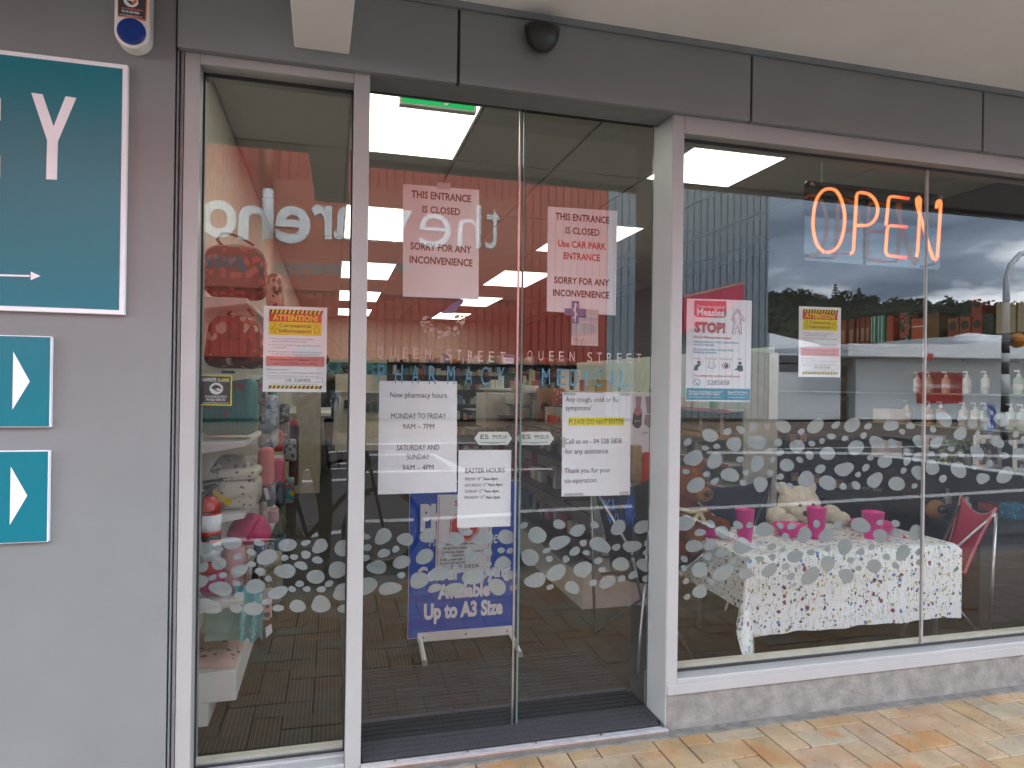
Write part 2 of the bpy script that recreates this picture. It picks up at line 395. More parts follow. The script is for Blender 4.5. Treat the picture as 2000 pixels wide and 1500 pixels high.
# fascia ---------------------------------------------------------------
fa = thing('fascia', 'grey fascia of wide flat panels above the doors and window', 'fascia', (1, 0, ZF))
jx = [xwall-.004+.004] + [at(x, y, -.03).x for x, y in ((896, 90), (1468, 180), (1920, 245))] + [4.85, 6.7]
for a, b in zip(jx[:-1], jx[1:]):
    box('fascia_panel', GREY, a+.005, b-.005, -.03, .0, ZF, ZS-.024, fa, .0025)
box('joint_backing', ALUD, jx[0], 6.7, -.022, .02, ZF+.004, ZS-.026, fa)
box('shadow_angle', TRIM, jx[0], 6.7, -.042, .0, ZS-.024, ZS, fa)
zv = at(725, 159, YD).z; zr = at(725, 175, YD).z
box('head_lining', TRIM, jx[0]+.01, 6.7, .0, .125, ZF, ZF+.02, fa)
# canopy ---------------------------------------------------------------
cn = thing('canopy', 'cream painted canopy soffit hanging over the footpath', 'canopy', (1, -.8, ZS))
box('soffit', SOFF, -9, 9, -1.5, -.03, ZS, ZS+.02, cn)
box('edge_board', GREY, -9, 9, -1.56, -1.5, ZS-.03, ZS+.32, cn)
box('roof_sheet', TRIM, -9, 9, -1.5, .3, ZS+.25, ZS+.3, cn)
for sx in (-1.6, .35, 2.35, 4.3):
    d = MB().lathe([(.075,ZS-.004),(.07,ZS-.006),(.06,ZS-.006),(.055,ZS-.001)], (sx, -.78, 0), 20).build('downlight_ring', WHITE, cn, smooth=True)
zb = at(628, 100, -.03).z
bx = [at(575, 93, -.03), at(682, 106, -.03)]
br = thing('canopy_bracket', 'white boxed bracket beam hanging under the canopy above the side window', 'bracket', (bx[0].x, -.9, zb))
MB().vprism([(bx[0].x, -.031), (bx[1].x, -.031), (bx[1].x+.045, -1.82), (bx[0].x+.02, -1.82)], zb, ZS-.003).build('beam_casing', SOFF, br, bevel=.003)
# sensor dome ----------------------------------------------------------
c = at(1053, 64, -.03); k = pxm(c)
dm = thing('sensor_dome', 'black half-dome motion sensor on the fascia over the doors', 'sensor', (c.x, -.03, c.z))
mb = MB(); R = 35*k
pr = [(R*math.cos(a), -R*1.35*math.sin(a)) for a in [i*math.pi/2/8 for i in range(9)]]
for i in range(len(pr)): pr[i] = (pr[i][0], c.z+pr[i][1])
mb.lathe([(R*.9, c.z+.006), (R, c.z)] + pr[1:-1] + [(.001, pr[-1][1])], (c.x, -.03-R*.55, 0), 22, 1, .62)
mb.build('dome', BLACK, dm, smooth=True)
box('base_plate', BLACK, c.x-R*.75, c.x+R*.75, -.045, -.03, c.z-.02, c.z+.008, dm, .003)
# alarm siren ----------------------------------------------------------
def capsule(x0, x1, zb_, zt, n=12):
    r = (x1-x0)/2; cx = (x0+x1)/2
    return [(cx+r*math.cos(a), zb_+r+r*math.sin(a)) for a in [math.pi+i*math.pi/n for i in range(n+1)]] + [(cx+r*math.cos(a), zt-r+r*math.sin(a)) for a in [i*math.pi/n for i in range(n+1)]]
a_, b_ = at(222, 50, -.07), at(292, 50, -.07); zbt = at(258, 94, -.07).z
si = thing('alarm_siren', 'white alarm siren box with blue lens high on the grey wall', 'alarm', (a_.x, -.012, zbt))
q = capsule(a_.x, b_.x, zbt, zbt+.44)
MB().prism(q, -.072, -.012).build('housing', WHITE, si, bevel=.008, bseg=3)
cz = at(256, 60, -.08); r = 26*pxm(cz)
MB().prism([(cz.x+r*math.cos(t*math.pi/14), cz.z+r*1.0*math.sin(t*math.pi/14)) for t in range(28)], -.082, -.07).build('lens', pm('blue_lens', (.0,.03,.22), .12), si, bevel=.006, bseg=3)
Y = -.0726
P4('label_plate', pm('orange_print', (.7,.16,.03), .5), [(229,-70),(290,-70),(286,40),(283,42),(256,34),(230,32)], Y, si)
P4('label_plate', INK, [(231,-68),(288,-68),(283,38),(256,31),(231,30)], Y-.0006, si)
cc_ = at(256, 3, Y); MB().prism([(cc_.x+.021*math.cos(t*.4488), cc_.z+.018*math.sin(t*.4488)) for t in range(14)], Y-.0012, Y-.0008).build('emblem', PAPER, si)
P4('emblem', pm('orange_print', (0,0,0)), [(258,4),(266,-2),(268,4),(258,11)], Y-.0016, si)
P4('emblem', INK, [(246,0),(256,2),(262,9),(255,9)], Y-.0016, si)
T('24 HOUR MONITORING', 237, 279, 18, 4, Y-.0012, PINKP, si, .01)
T('PH 04 630 0060', 238, 272, 23.5, 4.6, Y-.0012, PAPER, si, .02)
T('www.hawkeyesecurity.co.nz', 233, 278, 30, 3, Y-.0012, PAPER, si)
# teal signs -----------------------------------------------------------
YP = -.032
def sign(name, label, x1, ytop, ybot, edge):
    a = at(x1, (ytop+ybot)/2, YP); zt = at(x1, ytop, YP).z; zb_ = at(x1, ybot, YP).z
    s = thing(name, label, 'sign', (a.x-.3, -.012, zb_)); xl = -2.1 if edge > 6 else at(-120, 700, YP).x
    box('backing_board', PAPER, xl, a.x, YP, -.012, zb_, zt, s, .002)
    e = edge*pxm(a)
    box('sign_face', TEAL, xl+e, a.x-e, YP-.0012, YP+.001, zb_+e, zt-e, s)
    return s
s1 = sign('wall_sign', 'big teal sign with white border, letter Y and thin arrow', 246, 126.5, 615, 9)
YQ = YP-.002
P4('letter', PAPER, [(61,181),(83,184),(104.5,247),(128,188),(149,191),(113,276),(111,351),(90,350),(92,274)], YQ, s1, .0008)
T('C', -62, 1.2, 268, 170, YQ, PAPER, s1, .03, name='letter')
P4('arrow', PAPER, [(-90,533.6),(58,537.2),(58,540.6),(-90,537)], YQ, s1, .0008)
P4('arrow', PAPER, [(60,530.5),(79,539),(60,547)], YQ, s1, .0008)
for lab, x1, yt, yb, tri in (('teal square sign with white triangle pointing right, upper of the pair', 99, 657, 834.5, [(26,687),(58,745),(24,800)]),
                             ('teal square sign with white triangle pointing right, lower of the pair', 94.5, 880, 1058.5, [(21,912),(53,968),(19,1025)])):
    s = sign('direction_sign', lab, x1, yt, yb, 1.6); s['group'] = 'small teal arrow signs'
    P4('arrow', PAPER, tri, YQ, s, .0008)

# ------------------------------------------------------------------ frosted pebbles
rp_ = random.Random(21)
def pebbles(poly_test, x0, x1, y0, y1, Y, parent, n_try=9000, big=16, small=6.2, existing=None):
    done = existing if existing is not None else []
    for rpass, tries in ((.86, n_try//4), (.55, n_try)):
        for _ in range(tries):
            x, y = rp_.uniform(x0, x1), rp_.uniform(y0, y1)
            r = rp_.uniform(big*.84, big*1.12) if rpass > .8 else rp_.uniform(small, big*.70)
            if not poly_test(x, y): continue
            if rpass > .8 and any(math.hypot(x-a, y-b) < 41 for a, b, c in done): continue
            if any(math.hypot((x-a)/1.12, (y-b)) < r+c+3.2 for a, b, c in done): continue
            done.append((x, y, r))
    for x, y, r in done:
        c = at(x, y, Y); k = pxm(c); th = rp_.uniform(-.5, .5); ex = rp_.uniform(1.02, 1.34); p3 = rp_.uniform(0, 6.3); am = rp_.uniform(.02, .13)
        pts = []
        for i in range(16):
            t = i*math.pi/8; rr = r*k*(1+am*math.cos(2*t+p3)+am*.6*math.cos(3*t+p3*2))
            u, v = rr*ex*math.cos(t), rr*.86*math.sin(t)
            pts.append((c.x+u*math.cos(th)-v*math.sin(th), c.z+u*math.sin(th)+v*math.cos(th)))
        MB().prism(pts, Y, Y+.0004).build('frosted_pebble', VINYL, parent, weld=False)
def pane(parent, x0, x1, z0, z1, Y, name='glass_pane'):
    mb = MB()
    mb.mi = 0; mb.quad((x0,Y,z0),(x1,Y,z0),(x1,Y,z1),(x0,Y,z1))
    mb.mi = 1; mb.quad((x1,Y+.009,z0),(x0,Y+.009,z0),(x0,Y+.009,z1),(x1,Y+.009,z1))
    mb.mi = 2
    for a, b in (((x0,z0),(x1,z0)),((x1,z0),(x1,z1)),((x1,z1),(x0,z1)),((x0,z1),(x0,z0))):
        mb.quad((a[0],Y,a[1]),(a[0],Y+.009,a[1]),(b[0],Y+.009,b[1]),(b[0],Y,b[1]))
    return mb.build(name, [GLASS, GLASSB, GEDGE], parent, weld=False)
# side light -----------------------------------------------------------
zt_o = at(362, 90, 0).z; zt_i = at(390, 124, 0).z; zsill = at(672, 1465, YS).z
sl = thing('side_window', 'tall narrow aluminium framed side window left of the sliding doors', 'window', (xj0, 0, 0))
box('jamb', ALU, xj0, xj1, 0, .14, .005, zt_o, sl, .003)
box('mullion', ALU, xm0, xm1, -.004, .19, .003, zt_o+.002, sl, .003)
box('head', ALU, xj1, xm0, .001, .14, zt_i, zt_o-.001, sl, .003)
box('sill', ALU, xj1, xm0, .001, .14, .006, zsill-.012, sl, .004)
box('glazing_bead', ALU, xj1, xm0, .045, YS+.03, zsill-.012, zsill-.001, sl, .002)
gk = MB()
for a in ((xj1, xj1+.006, zsill, zt_i), (xm0-.006, xm0, zsill, zt_i), (xj1, xm0, zt_i-.012, zt_i), (xj1, xm0, zsill-.002, zsill+.006)):
    gk.box(a[0], a[1], YS-.006, YS-.001, a[2], a[3])
gk.build('gasket', ALUD, sl)
box('inner_bead', CREAM, xj1, xm0, YS+.02, YS+.05, zsill, zsill+.012, sl)
gp = pane(sl, xj1, xm0, zsill, zt_i, YS)
pebbles(lambda x, y: True, 384, 672, 1060, 1190, YS+.0105, gp)
# doors ----------------------------------------------------------------
zd0 = at(1000, 1428, YD).z; xmid = at(1012, 800, YD).x
dl = [('left leaf of the frameless glass sliding doors with opening hours sheet', xm1+.002, xmid+.008, YD), ('right leaf of the frameless glass sliding doors with cough warning sheet', xmid-.004, xr0-.003, YD+.016)]
doors = []
for lab, a, b, yy in dl:
    d = thing('sliding_door', lab, 'door', (a, yy, .02), 'pair of glass sliding doors')
    p = pane(d, a, b, zd0, zr+.02, yy); doors.append((d, p))
    box('top_rail', ALUD, a, b, yy-.012, yy+.022, zr, zr+.035, d)
    box('brush_strip', ALUD, a, b, yy-.004, yy+.012, zd0-.02, zd0, d)
for i, x in enumerate((1008.5, 1017)):
    c = at(x, 800, YD)
    box('meeting_edge', STEEL if i == 0 else GEDGE, c.x-.0035, c.x+.0035, YD-.004, YD+.004, zd0, zr, doors[i][0])
dt = thing('door_track', 'black sliding door track above the glass doors with clear clamps', 'track', (.6, .15, zv))
box('track_housing', pm('track_void', (.008,.008,.009), .8), xm1, xr0, YD+.045, YD+.06, zr+.012, ZF+.03, dt)
box('track_cover', ALUD, xm1, xr0, .125, YD-.014, zv-.004, ZF+.0, dt)
for x, y in ((745,168),(968,196),(1066,210),(1259,232)):
    p = at(x, y, YD-.03); box('clamp', pm('dull_clamp', (.20,.19,.17), .4, .4), p.x-.03, p.x+.03, YD-.03, YD-.015, p.z-.009, p.z+.012, dt, .002)
rect('clamp', pm('clamp_tab', (.45,.36,.2), .5), 1060, 1084, 209, 214, YD-.034, dt, .003)
exs = []
pl_, pr_ = doors[0][1], doors[1][1]
pebbles(lambda x, y: not (x < 760 and y > 1145), 714, 1004, 1040, 1152, YD+.0105, pl_)
pebbles(lambda x, y: y < 1160-(x-1020)*.12, 1022, 1266, 1024, 1150, YD+.0265, pr_)
# lettering decals
PALEV = pm('pale_vinyl', (.80,.70,.67), .6); BLUEV = pm('blue_vinyl', (.12,.40,.62), .6); SLATE = pm('slate_vinyl', (.08,.14,.29), .6); SKYV = pm('grey_blue_vinyl', (.34,.46,.50), .6); STONEV = pm('stone_vinyl', (.50,.42,.39), .6)
YL = YD+.0103; YR = YD+.0263
def letters(s, xs, y0, slope, h, w, Y, mat, parent):
    for ch, x in zip(s, xs):
        T(ch, x-w*(.25 if ch == 'I' else 1)/2, x+w*(.25 if ch == 'I' else 1)/2, y0+slope*(x-xs[0]), h, Y, mat, parent, -.005)
letters('QUEENSTREET', [743,767.5,792,813,836,875.5,897,919,939,960,982], 687, .045, 21, 10.5, YL, PALEV, pl_)
letters('PHARMACY', [745,779,811.5,845,881,915.5,947,978], 730, .022, 36, 14.5, YL, BLUEV, pl_)
letters('QUEENSTREET', [1035,1056.5,1077.5,1096.5,1117.5,1152,1170.5,1190.5,1210,1228.5,1247.5], 694, .03, 19, 9.5, YR, PALEV, pr_)
letters('MEDICAL', [1066.5,1095.5,1122,1145,1168.5,1194.5,1218.5], 736, .022, 33, 15.5, YR, BLUEV, pr_)
# pestle and pebble mortar emblem
P4('emblem', SLATE, [(862,612),(884,612),(904,592),(906,584),(897,585),(876,598)], YL, pl_)
rq = random.Random(5); pts = []
for i in range(400):
    t = rq.uniform(math.pi*1.0, math.pi*2.02); rr_ = rq.uniform(.62, 1.06)
    x, y = 864+rr_*46*math.cos(t), 618-rr_*44*math.sin(t)*.92
    if t < math.pi*1.15: x += 4
    r = rq.choice((6.6, 4.8, 3.6, 3, 2.4, 1.6))
    if all(math.hypot(x-a, y-b) > r+c+.8 for a, b, c in pts): pts.append((x, y, r))
for x, y, r in pts:
    P4('emblem_pebble', STONEV, [(x+r*1.12*math.cos(i*.6283+.3), y+r*.9*math.sin(i*.6283)) for i in range(10)], YL, pl_)
# cross, staff and river emblem
P4('emblem', SKYV, [(1117,619),(1168.5,621),(1168.5,676),(1116,674)], YR, pr_)
P4('emblem', pm('pale_grey_vinyl', (.52,.53,.50), .6), [(1145,604),(1169,605.5),(1169,621.2),(1145,620)], YR, pr_)
P4('emblem', pm('pale_sand_vinyl', (.56,.54,.52), .6), [(1116,658),(1130,656),(1150,655),(1165,646),(1163,636),(1148,632),(1135,631),(1135,627),(1150,627),(1168.4,626),(1168.4,676),(1116,674)], YR-.0008, pr_)
P4('emblem', STONEV, [(1138,630),(1150,627.5),(1168.4,627),(1168.4,633),(1150,633),(1140,633)], YR-.0014, pr_)
P4('emblem', STONEV, [(1119,652),(1135,650),(1152,651),(1167,645),(1167,653),(1140,656),(1122,656)], YR-.0014, pr_)
P4('emblem', SLATE, [(1117,587.5),(1131,588.5),(1131,602.5),(1144.5,603.5),(1144.5,618),(1130.5,617.3),(1130.5,632.5),(1116,631.5),(1116,616.5),(1103,615.5),(1103,602),(1117,602.5)], YR-.0014, pr_)
P4('emblem', PAPER, [(1122,592),(1125,592),(1124.5,628),(1123,629)], YR-.002, pr_)
w = [at(1123.5+4*math.sin(i*.62), 592+i*1.7, YR-.0024) for i in range(19)]; MB().tube(w, .0016, 5).build('emblem', PAPER, pr_)
for i in range(14):
    x, y, r = 1122+rq.uniform(0, 43), 664+rq.uniform(-3, 9), rq.uniform(1.5, 3.2)
    P4('emblem_pebble', STONEV, [(x+r*1.3*math.cos(j*.785), y+r*.7*math.sin(j*.785)) for j in range(8)], YR-.0018, pr_)
# ------------------------------------------------------------------ shop window
zwo, zwi = at(1317.5, 216.4, 0).z, at(1669, 297, 0).z-.006
zsb, zsi = at(1305, 1358, 0).z, at(1660, 1271, YW).z
wn = thing('shop_window', 'wide aluminium framed shop window right of the doors showing a teddy bear tea party', 'window', (xr0, 0, zsb))
box('jamb', ALU, xr0-.0005, xr1, 0, .14, zsb+.001, zwo, wn, .003)
box('door_jamb', ALU, xr0-.003, xr0+.003, .004, .164, .026, zwo-.004, wn, .002)
box('jamb', ALU, XEND, XEND+.07, 0, .14, zsb, zwo, wn, .003)
box('head', ALU, xr1, XEND, .001, .14, zwi, zwo-.001, wn, .003)
box('sill', ALU, xr0+.004, XEND+.07, -.006, .0, zsb, zsb+.04, wn, .002)
box('sill', ALU, xr1, XEND, .001, .14, zsb+.002, zsi-.014, wn, .004)
gk = MB()
for a in ((xr1, xr1+.006, zsi, zwi), (xr1, XEND, zwi-.012, zwi), (xr1, XEND, zsi-.010, zsi-.001)): gk.box(a[0], a[1], YW-.006, YW-.001, a[2], a[3])
gk.build('gasket', ALUD, wn)
box('inner_bead', CREAM, xr1, XEND, YW+.02, YW+.05, zsi-.012, zsi+.008, wn)
xp = at(1806, 800, YW).x
wp1 = pane(wn, xr1, xp-.003, zsi-.003, zwi, YW); wp2 = pane(wn, xp+.003, XEND, zsi-.003, zwi, YW)
box('pane_joint', pm('silicone_joint', (.30,.29,.28), .5), xp-.0045, xp+.0045, YW-.002, YW+.011, zsi-.003, zwi, wn)
ex = []
def upper(x, y):
    lo = 826 if x > 1500 else 826+max(0, (1500-x))*.20
    return lo < y < 952-(x-1600)*.01 and x > 1338
pebbles(upper, 1338, 1795, 830, 950, YW+.0105, wp1, 6000)
pebbles(lambda x, y: x < 1800 and y > 1020-max(0, x-1500)*.0 and y < 1172-(x-1340)*.13 and y < 1128-max(0, x-1650)*.2 +max(0,1420-x)*.6, 1336, 1797, 1014, 1172, YW+.0105, wp1, 6000)
pebbles(lambda x, y: True, 1818, 2060, 818, 938, YW+.0105, wp2, 5000)
# threshold -------------------------------------------------------------
th = thing('door_threshold', 'narrow aluminium threshold strip across the doorway', 'threshold', (.7, 0, 0))
zt0 = at(1000, 1459, -.02).z
box('strip', STEEL, xm1, xr0, -.03, .012, -.01, .024, th, .003)
for i in range(3): box('rib', STEEL, xm1, xr0, -.022+i*.011, -.018+i*.011, .024, .0265, th)
for i in range(5): MB().lathe([(.004,.0266),(.004,.0275),(.001,.028)], (xm1+.12+i*.26, -.003, 0), 8).build('screw', INK, th)

# ================================================================== NOTICES ON THE GLASS
def poster(name, label, cat, pts, Y, group=None, mat=None):
    q = [at(x, y, Y) for x, y in pts]; c = (q[2]+q[3])/2
    s = thing(name, label, cat, (c.x, Y, c.z), group)
    n = 6; mb = MB()                       # paper with a faint curl
    def pt(u, v):
        a = q[0].lerp(q[1], u); b = q[3].lerp(q[2], u); p = a.lerp(b, v); p.y = Y+.0006+.002*(abs(u-.5)*2)**3*(.4+.6*v); return p
    for i in range(n):
        for j in range(n): mb.quad(pt(i/n, (j+1)/n), pt((i+1)/n, (j+1)/n), pt((i+1)/n, j/n), pt(i/n, j/n))
    mb.build('paper_sheet', mat or PAPER, s, smooth=True)
    return s
def tape(s, x0, x1, y0, y1, Y): rect('tape', TAPE, x0, x1, y0, y1, Y-.0012, s, .0003)
def lines(s, rows, Y, mat=INKG):
    for r in rows:
        t, x0, x1, yc, h = r[:5]; o = r[5] if len(r) > 5 else {}
        T(t, x0, x1, yc, h, Y, o.get('m', mat), s, o.get('b', 0), o.get('s', 0), res=o.get('r', 2), tilt=o.get('t', 0))
Y = YD+.0125; Yp = Y-.0006
CALD = pm('dark_brown_print', (.07,.035,.035), .7)
s = poster('notice', 'white sheet saying this entrance is closed, taped high on the left door', 'notice', [(787,359),(936,371),(935,585),(787,579)], Y)
lines(s, [('THIS ENTRANCE',803.5,920,383.5,13.5,dict(b=.03)),('IS CLOSED',825,899,411,13,dict(b=.022)),('SORRY FOR ANY',801.5,921,484,13.5,dict(b=.022)),('INCONVENIENCE',800,923,510,13.5,dict(b=.022))], Yp, CALD)
rect('tape', TAPE, 853, 880, 357, 369, Y-.0012, s, .0003)
s = poster('notice', 'white sheet with two red lines pointing to the car park entrance, on right door', 'notice', [(1070,403),(1206,412),(1203,616),(1068,608)], YR+.002)
lines(s, [('THIS ENTRANCE',1085,1190,426,13,dict(b=.022)),('IS CLOSED',1104.5,1171,452,12.5,dict(b=.022)),('SORRY FOR ANY',1082.5,1190,549.5,12.5,dict(b=.022)),('INCONVENIENCE',1080,1190,574,12.5,dict(b=.022)),
          ('Use CAR PARK',1090,1184,478.5,12.5,dict(m=RED,b=.022)),('ENTRANCE',1101,1172,501.5,12.5,dict(m=RED,b=.022))], YR+.0014, CALD)
s = poster('notice', 'white sheet of new pharmacy hours on the left door', 'notice', [(741,744),(893,745),(892,961),(738,966)], Y)
lines(s, [('New pharmacy hours',762,873,771.5,10.5),('MONDAY TO FRIDAY',764,871,812.5,10.5),('9AM – 7PM',787,848,833,10.5),('SATURDAY AND',775,858,874,10.5),('SUNDAY',794.5,839,892,10.5),('9AM – 4PM',786,847,913,10.5)], Yp)
s = poster('notice', 'small white sheet of Easter hours beside the door edge, low on left door', 'notice', [(896,879),(999,879),(997,1028),(893,1031)], Y-.001)
B = dict(b=.012)
lines(s, [('EASTER HOURS',909,986,919,8.5,dict(b=.018)),('FRIDAY 10',908.5,937.5,935.5,5.6),('th',938,942,932,3),('9am-4pm',944,972,935,5.6,B),('SATURDAY 11',908,947,947.5,5.6),('th',947.5,952,944,3),('9am-4pm',953.5,981.5,946.5,5.6,B),
          ('SUNDAY 12',908,940.5,959.5,5.6),('th',941,945,956,3),('9am-4pm',946.5,974.5,959,5.6,B),('MONDAY 13',907.5,943,971.5,5.6),('th',943.5,947.5,968,3),('9am-4pm',949,976.5,971,5.6,B)], Yp-.001)
s = poster('notice', 'white sheet with yellow do not enter line, taped to the right door', 'notice', [(1099,766),(1232,768),(1231,967),(1097,970)], YR+.002)
YY = YR+.0014
rect('highlight', HIYEL, 1110.5, 1219, 815.5, 831, YY+.0002, s, .0002)
lines(s, [('Any cough, cold or flu',1104.5,1207,780,9.6),('symptoms’',1104.5,1156,796.5,9.6),('PLEASE DO NOT ENTER',1111.5,1218.5,823.8,9.8,dict(b=.008)),('Call us on - 04 528 5858',1104,1214,861.5,9.6),('for any assistance',1104,1188,881,9.6),('Thank you for your',1103,1192.5,918.5,9.6),('co-operation.',1103,1167,938,9.6)], YY, INKG)
for a in ((1101,1124,766.5,772),(1211,1230,767.5,773),(1098.5,1104.5,854,874),(1102,1139,963,968),(1210,1228,960,967)): tape(s, *a, YR+.0014)
# attention posters ----------------------------------------------------
def attention(label, Y, f, hand, last):
    s = poster('health_poster', label, 'poster', [f(0,0), f(1,0), f(1,1), f(0,1)], Y, 'yellow and red attention posters')
    Yp = Y-.0006
    def rc(n, m, u0, u1, v0, v1, d=0.): P4(n, m, [f(u0,v0), f(u1,v0), f(u1,v1), f(u0,v1)], Yp-d, s, .0002)
    def tx(t, u0, u1, v, h, m=INKG, b=0, d=.0006, sh=0):
        a = f(u0, v); b_ = f(u1, v); hh = h*(f(.5,1)[1]-f(.5,0)[1]); T(t, a[0], b_[0], (a[1]+b_[1])/2, hh, Yp-d, m, s, b, sh, res=2)
    for v0, v1 in ((.038,.085),(.925,.962)):
        rc('hazard_band', YEL, .085, .915, v0, v1)
        for i in range(13):
            u = .085+i*.0664; P4('hazard_stripe', CALD, [f(u+.026,v0), f(u+.058,v0), f(min(u+.034,.915),v1), f(u,v1)], Yp-.0004, s, .0002)
    rc('heading_band', RED, .085, .915, .085, .18); rc('heading_band', YEL, .085, .915, .18, .335)
    tx('ATTENTION!', .145, .855, .133, .062, YEL, .035)
    tx('Coronavirus', .25, .755, .222, .043, CALD, .01); tx('Information', .25, .755, .285, .043, CALD, .01)
    for us in ([(.17,.19),(.19,.20),(.195,.235),(.235,.265),(.235,.275),(.195,.265),(.19,.295),(.205,.31),(.155,.31),(.17,.295),(.165,.265),(.125,.275),(.125,.265),(.165,.235)],
               [(.795,.26),(.825,.235),(.825,.215),(.855,.215),(.855,.235),(.88,.26),(.865,.305),(.81,.305)]):
        w = [at(*f(*u), Yp-.0008) for u in us]; MB().tube(w, .0007, 4, closed=True).build('pictogram', CALD, s)
    for v, a, b2 in ((.377,'Have you or someone you know travelled',.8),(.408,'outside of NZ in the last 14 days?',.68),(.452,'Do you have a fever, cough, shortness of breath',.91),(.482,'or sore throat?',.36),(.530,'Have you been in close contact with a suspected',.92),(.560,'or confirmed case of Coronavirus (COVID-19)?',.88)):
        tx(a, .135, b2, v, .017)
    for v in (.377,.452,.530): rc('bullet', INKG, .092, .106, v-.005, v+.005, .0004)
    rc('answer_box', RED, .05, .96, .583, .70); rc('answer_box', PINKP, .053, .957, .585, .698, .0004)
    tx('If the answer is', .125, .455, .622, .021, CALD, .008, .001); tx('YES', .47, .55, .622, .021, RED, .004, .001); tx('please', .57, .73, .622, .021, CALD, .008, .001); tx('STOP', .75, .86, .622, .021, RED, .004, .001)
    tx('and', .155, .235, .667, .021, CALD, .008, .001); tx('DO NOT', .25, .43, .667, .021, RED, .004, .001); tx('enter this building', .445, .86, .667, .021, CALD, .008, .001)
    tx('Here are your options:', .05, .40, .738, .015, INKG, .01, .0006, .2)
    tx('1. For advice on COVID-19 call HEALTHLINE free 0800 358 5453', .05, .93, .777, .014); tx('2. If you need something from the pharmacy, please phone the', .05, .88, .813, .014); tx('following number', .08, .31, .838, .014)
    rc('number_box', INKG, .345, .945, .833, .887); rc('number_box', PAPER, .35, .94, .836, .884, .0004)
    tx(hand, .375, last, .861, .03, INK, .004, .001, .12)
    tx('Thank you for helping to keep other patients and staff safe.', .13, .87, .909, .013)
    return s
def fmap(c): 
    def f(u, v):
        a = [c[0][i]+(c[1][i]-c[0][i])*u for i in (0,1)]; b = [c[3][i]+(c[2][i]-c[3][i])*u for i in (0,1)]
        return (a[0]+(b[0]-a[0])*v, a[1]+(b[1]-a[1])*v)
    return f
attention('yellow and red attention poster on the tall side window beside the floral bags', YS+.0125, fmap([(515,597),(639,601),(637,766),(513,765)]), '04  5285858', .75)
attention('yellow and red attention poster on the shop window, right of the measles poster', YW+.0125, fmap([(1561,598),(1643,601),(1642,737),(1560,736)]), '04 528 5858', .75)
# measles poster ---------------------------------------------------------
Y = YW+.0125; fm = fmap([(1342,583),(1469,587),(1466,785),(1339,783.5)]); Yp = Y-.0006
s = poster('health_poster', 'white measles poster with red heading and blue foot at left of shop window', 'poster', [fm(0,0),fm(1,0),fm(1,1),fm(0,1)], Y)
def rc(n, m, u0, u1, v0, v1, d=0.): return P4(n, m, [fm(u0,v0), fm(u1,v0), fm(u1,v1), fm(u0,v1)], Yp-d, s, .0002)
def tx(t, u0, u1, v, h, m=INKG, b=0, d=.0006, sh=0):
    a = fm(u0, v); b_ = fm(u1, v); T(t, a[0], b_[0], (a[1]+b_[1])/2, h, Yp-d, m, s, b, sh, res=2)
MRED = pm('measles_red', (.50,.06,.06), .6)
P4('heading_panel', MRED, [fm(.115,.015),fm(.605,.015),fm(.605,.155),fm(.575,.178),fm(.15,.178),fm(.115,.155)], Yp, s, .0002)
tx('Prevent the spread of', .155, .575, .073, 6.2, PAPER, .01); tx('Measles', .155, .575, .129, 13, PAPER, .03)
tx('STOP!', .12, .595, .278, 18, MRED, .06)
tx('Do you think you have measles?', .115, .69, .372, 5, MRED, .014)
for t, u, v in (('Have you been in contact with someone', .80, .416), ('who has measles?', .435, .444), ('Do you have a fever and any of the', .72, .492), ('following symptoms:', .48, .519)): tx(t, .115, u, v, 4.8, TEALP, .006)
for t, a, b in (('Cough',.125,.215),('Runny nose',.305,.475),('Sore red eyes',.52,.71),('Rash',.795,.86)): tx(t, a, b, .58, 3.3, MRED)
def blob(us, m=INK, d=.0006, n='pictogram'): P4(n, m, [fm(*u) for u in us], Yp-d, s, .0002)
def disc(u, v, ru, rv, m, d=.0006, n='pictogram'): blob([(u+ru*math.cos(i*.5236), v+rv*math.sin(i*.5236)) for i in range(12)], m, d, n)
disc(.195,.618,.026,.015,INK); blob([(.12,.69),(.135,.655),(.17,.637),(.2,.637),(.235,.63),(.21,.655),(.19,.66),(.175,.70),(.12,.70)])
for v in (-.01,0,.012): blob([(.235,.622+v),(.262,.615+v*1.8),(.262,.617+v*1.8),(.235,.6245+v)])
MB().tube([at(*fm(*u), Yp-.001) for u in ((.365,.605),(.352,.64),(.342,.662),(.362,.675),(.40,.672),(.435,.675),(.452,.66),(.435,.64),(.428,.605))], .0009, 4).build('pictogram', INK, s)
disc(.615,.648,.065,.030,MRED); disc(.615,.648,.052,.024,PAPER,.0008); disc(.615,.648,.034,.022,INK,.001); disc(.605,.643,.01,.007,PAPER,.0012)
disc(.83,.62,.026,.015,INK); blob([(.78,.66),(.80,.64),(.86,.64),(.875,.66),(.875,.70),(.80,.70),(.80,.685),(.75,.69),(.75,.68),(.79,.668)])
tx('If so, please stay outside and call us on:', .12, .83, .748, 4.6, MRED, .014)
disc(.167,.815,.055,.034,TEALP); disc(.167,.815,.045,.028,PAPER,.0008); blob([(.143,.797),(.155,.797),(.16,.808),(.165,.82),(.178,.827),(.188,.825),(.192,.835),(.175,.838),(.152,.825)], TEALP, .001)
tx('5285858', .325, .67, .815, 9, INKG, .0, .0006, .15)
rc('foot_band', TEALP, .012, .99, .872, .985)
tx('Thank you for helping us to prevent', .05, .55, .905, 4.2, PAPER, .012); tx('the spread of this serious disease.', .05, .53, .927, 4.2, PAPER, .012); tx('Regional Public Health', .65, .95, .905, 4.4, PAPER, .01)
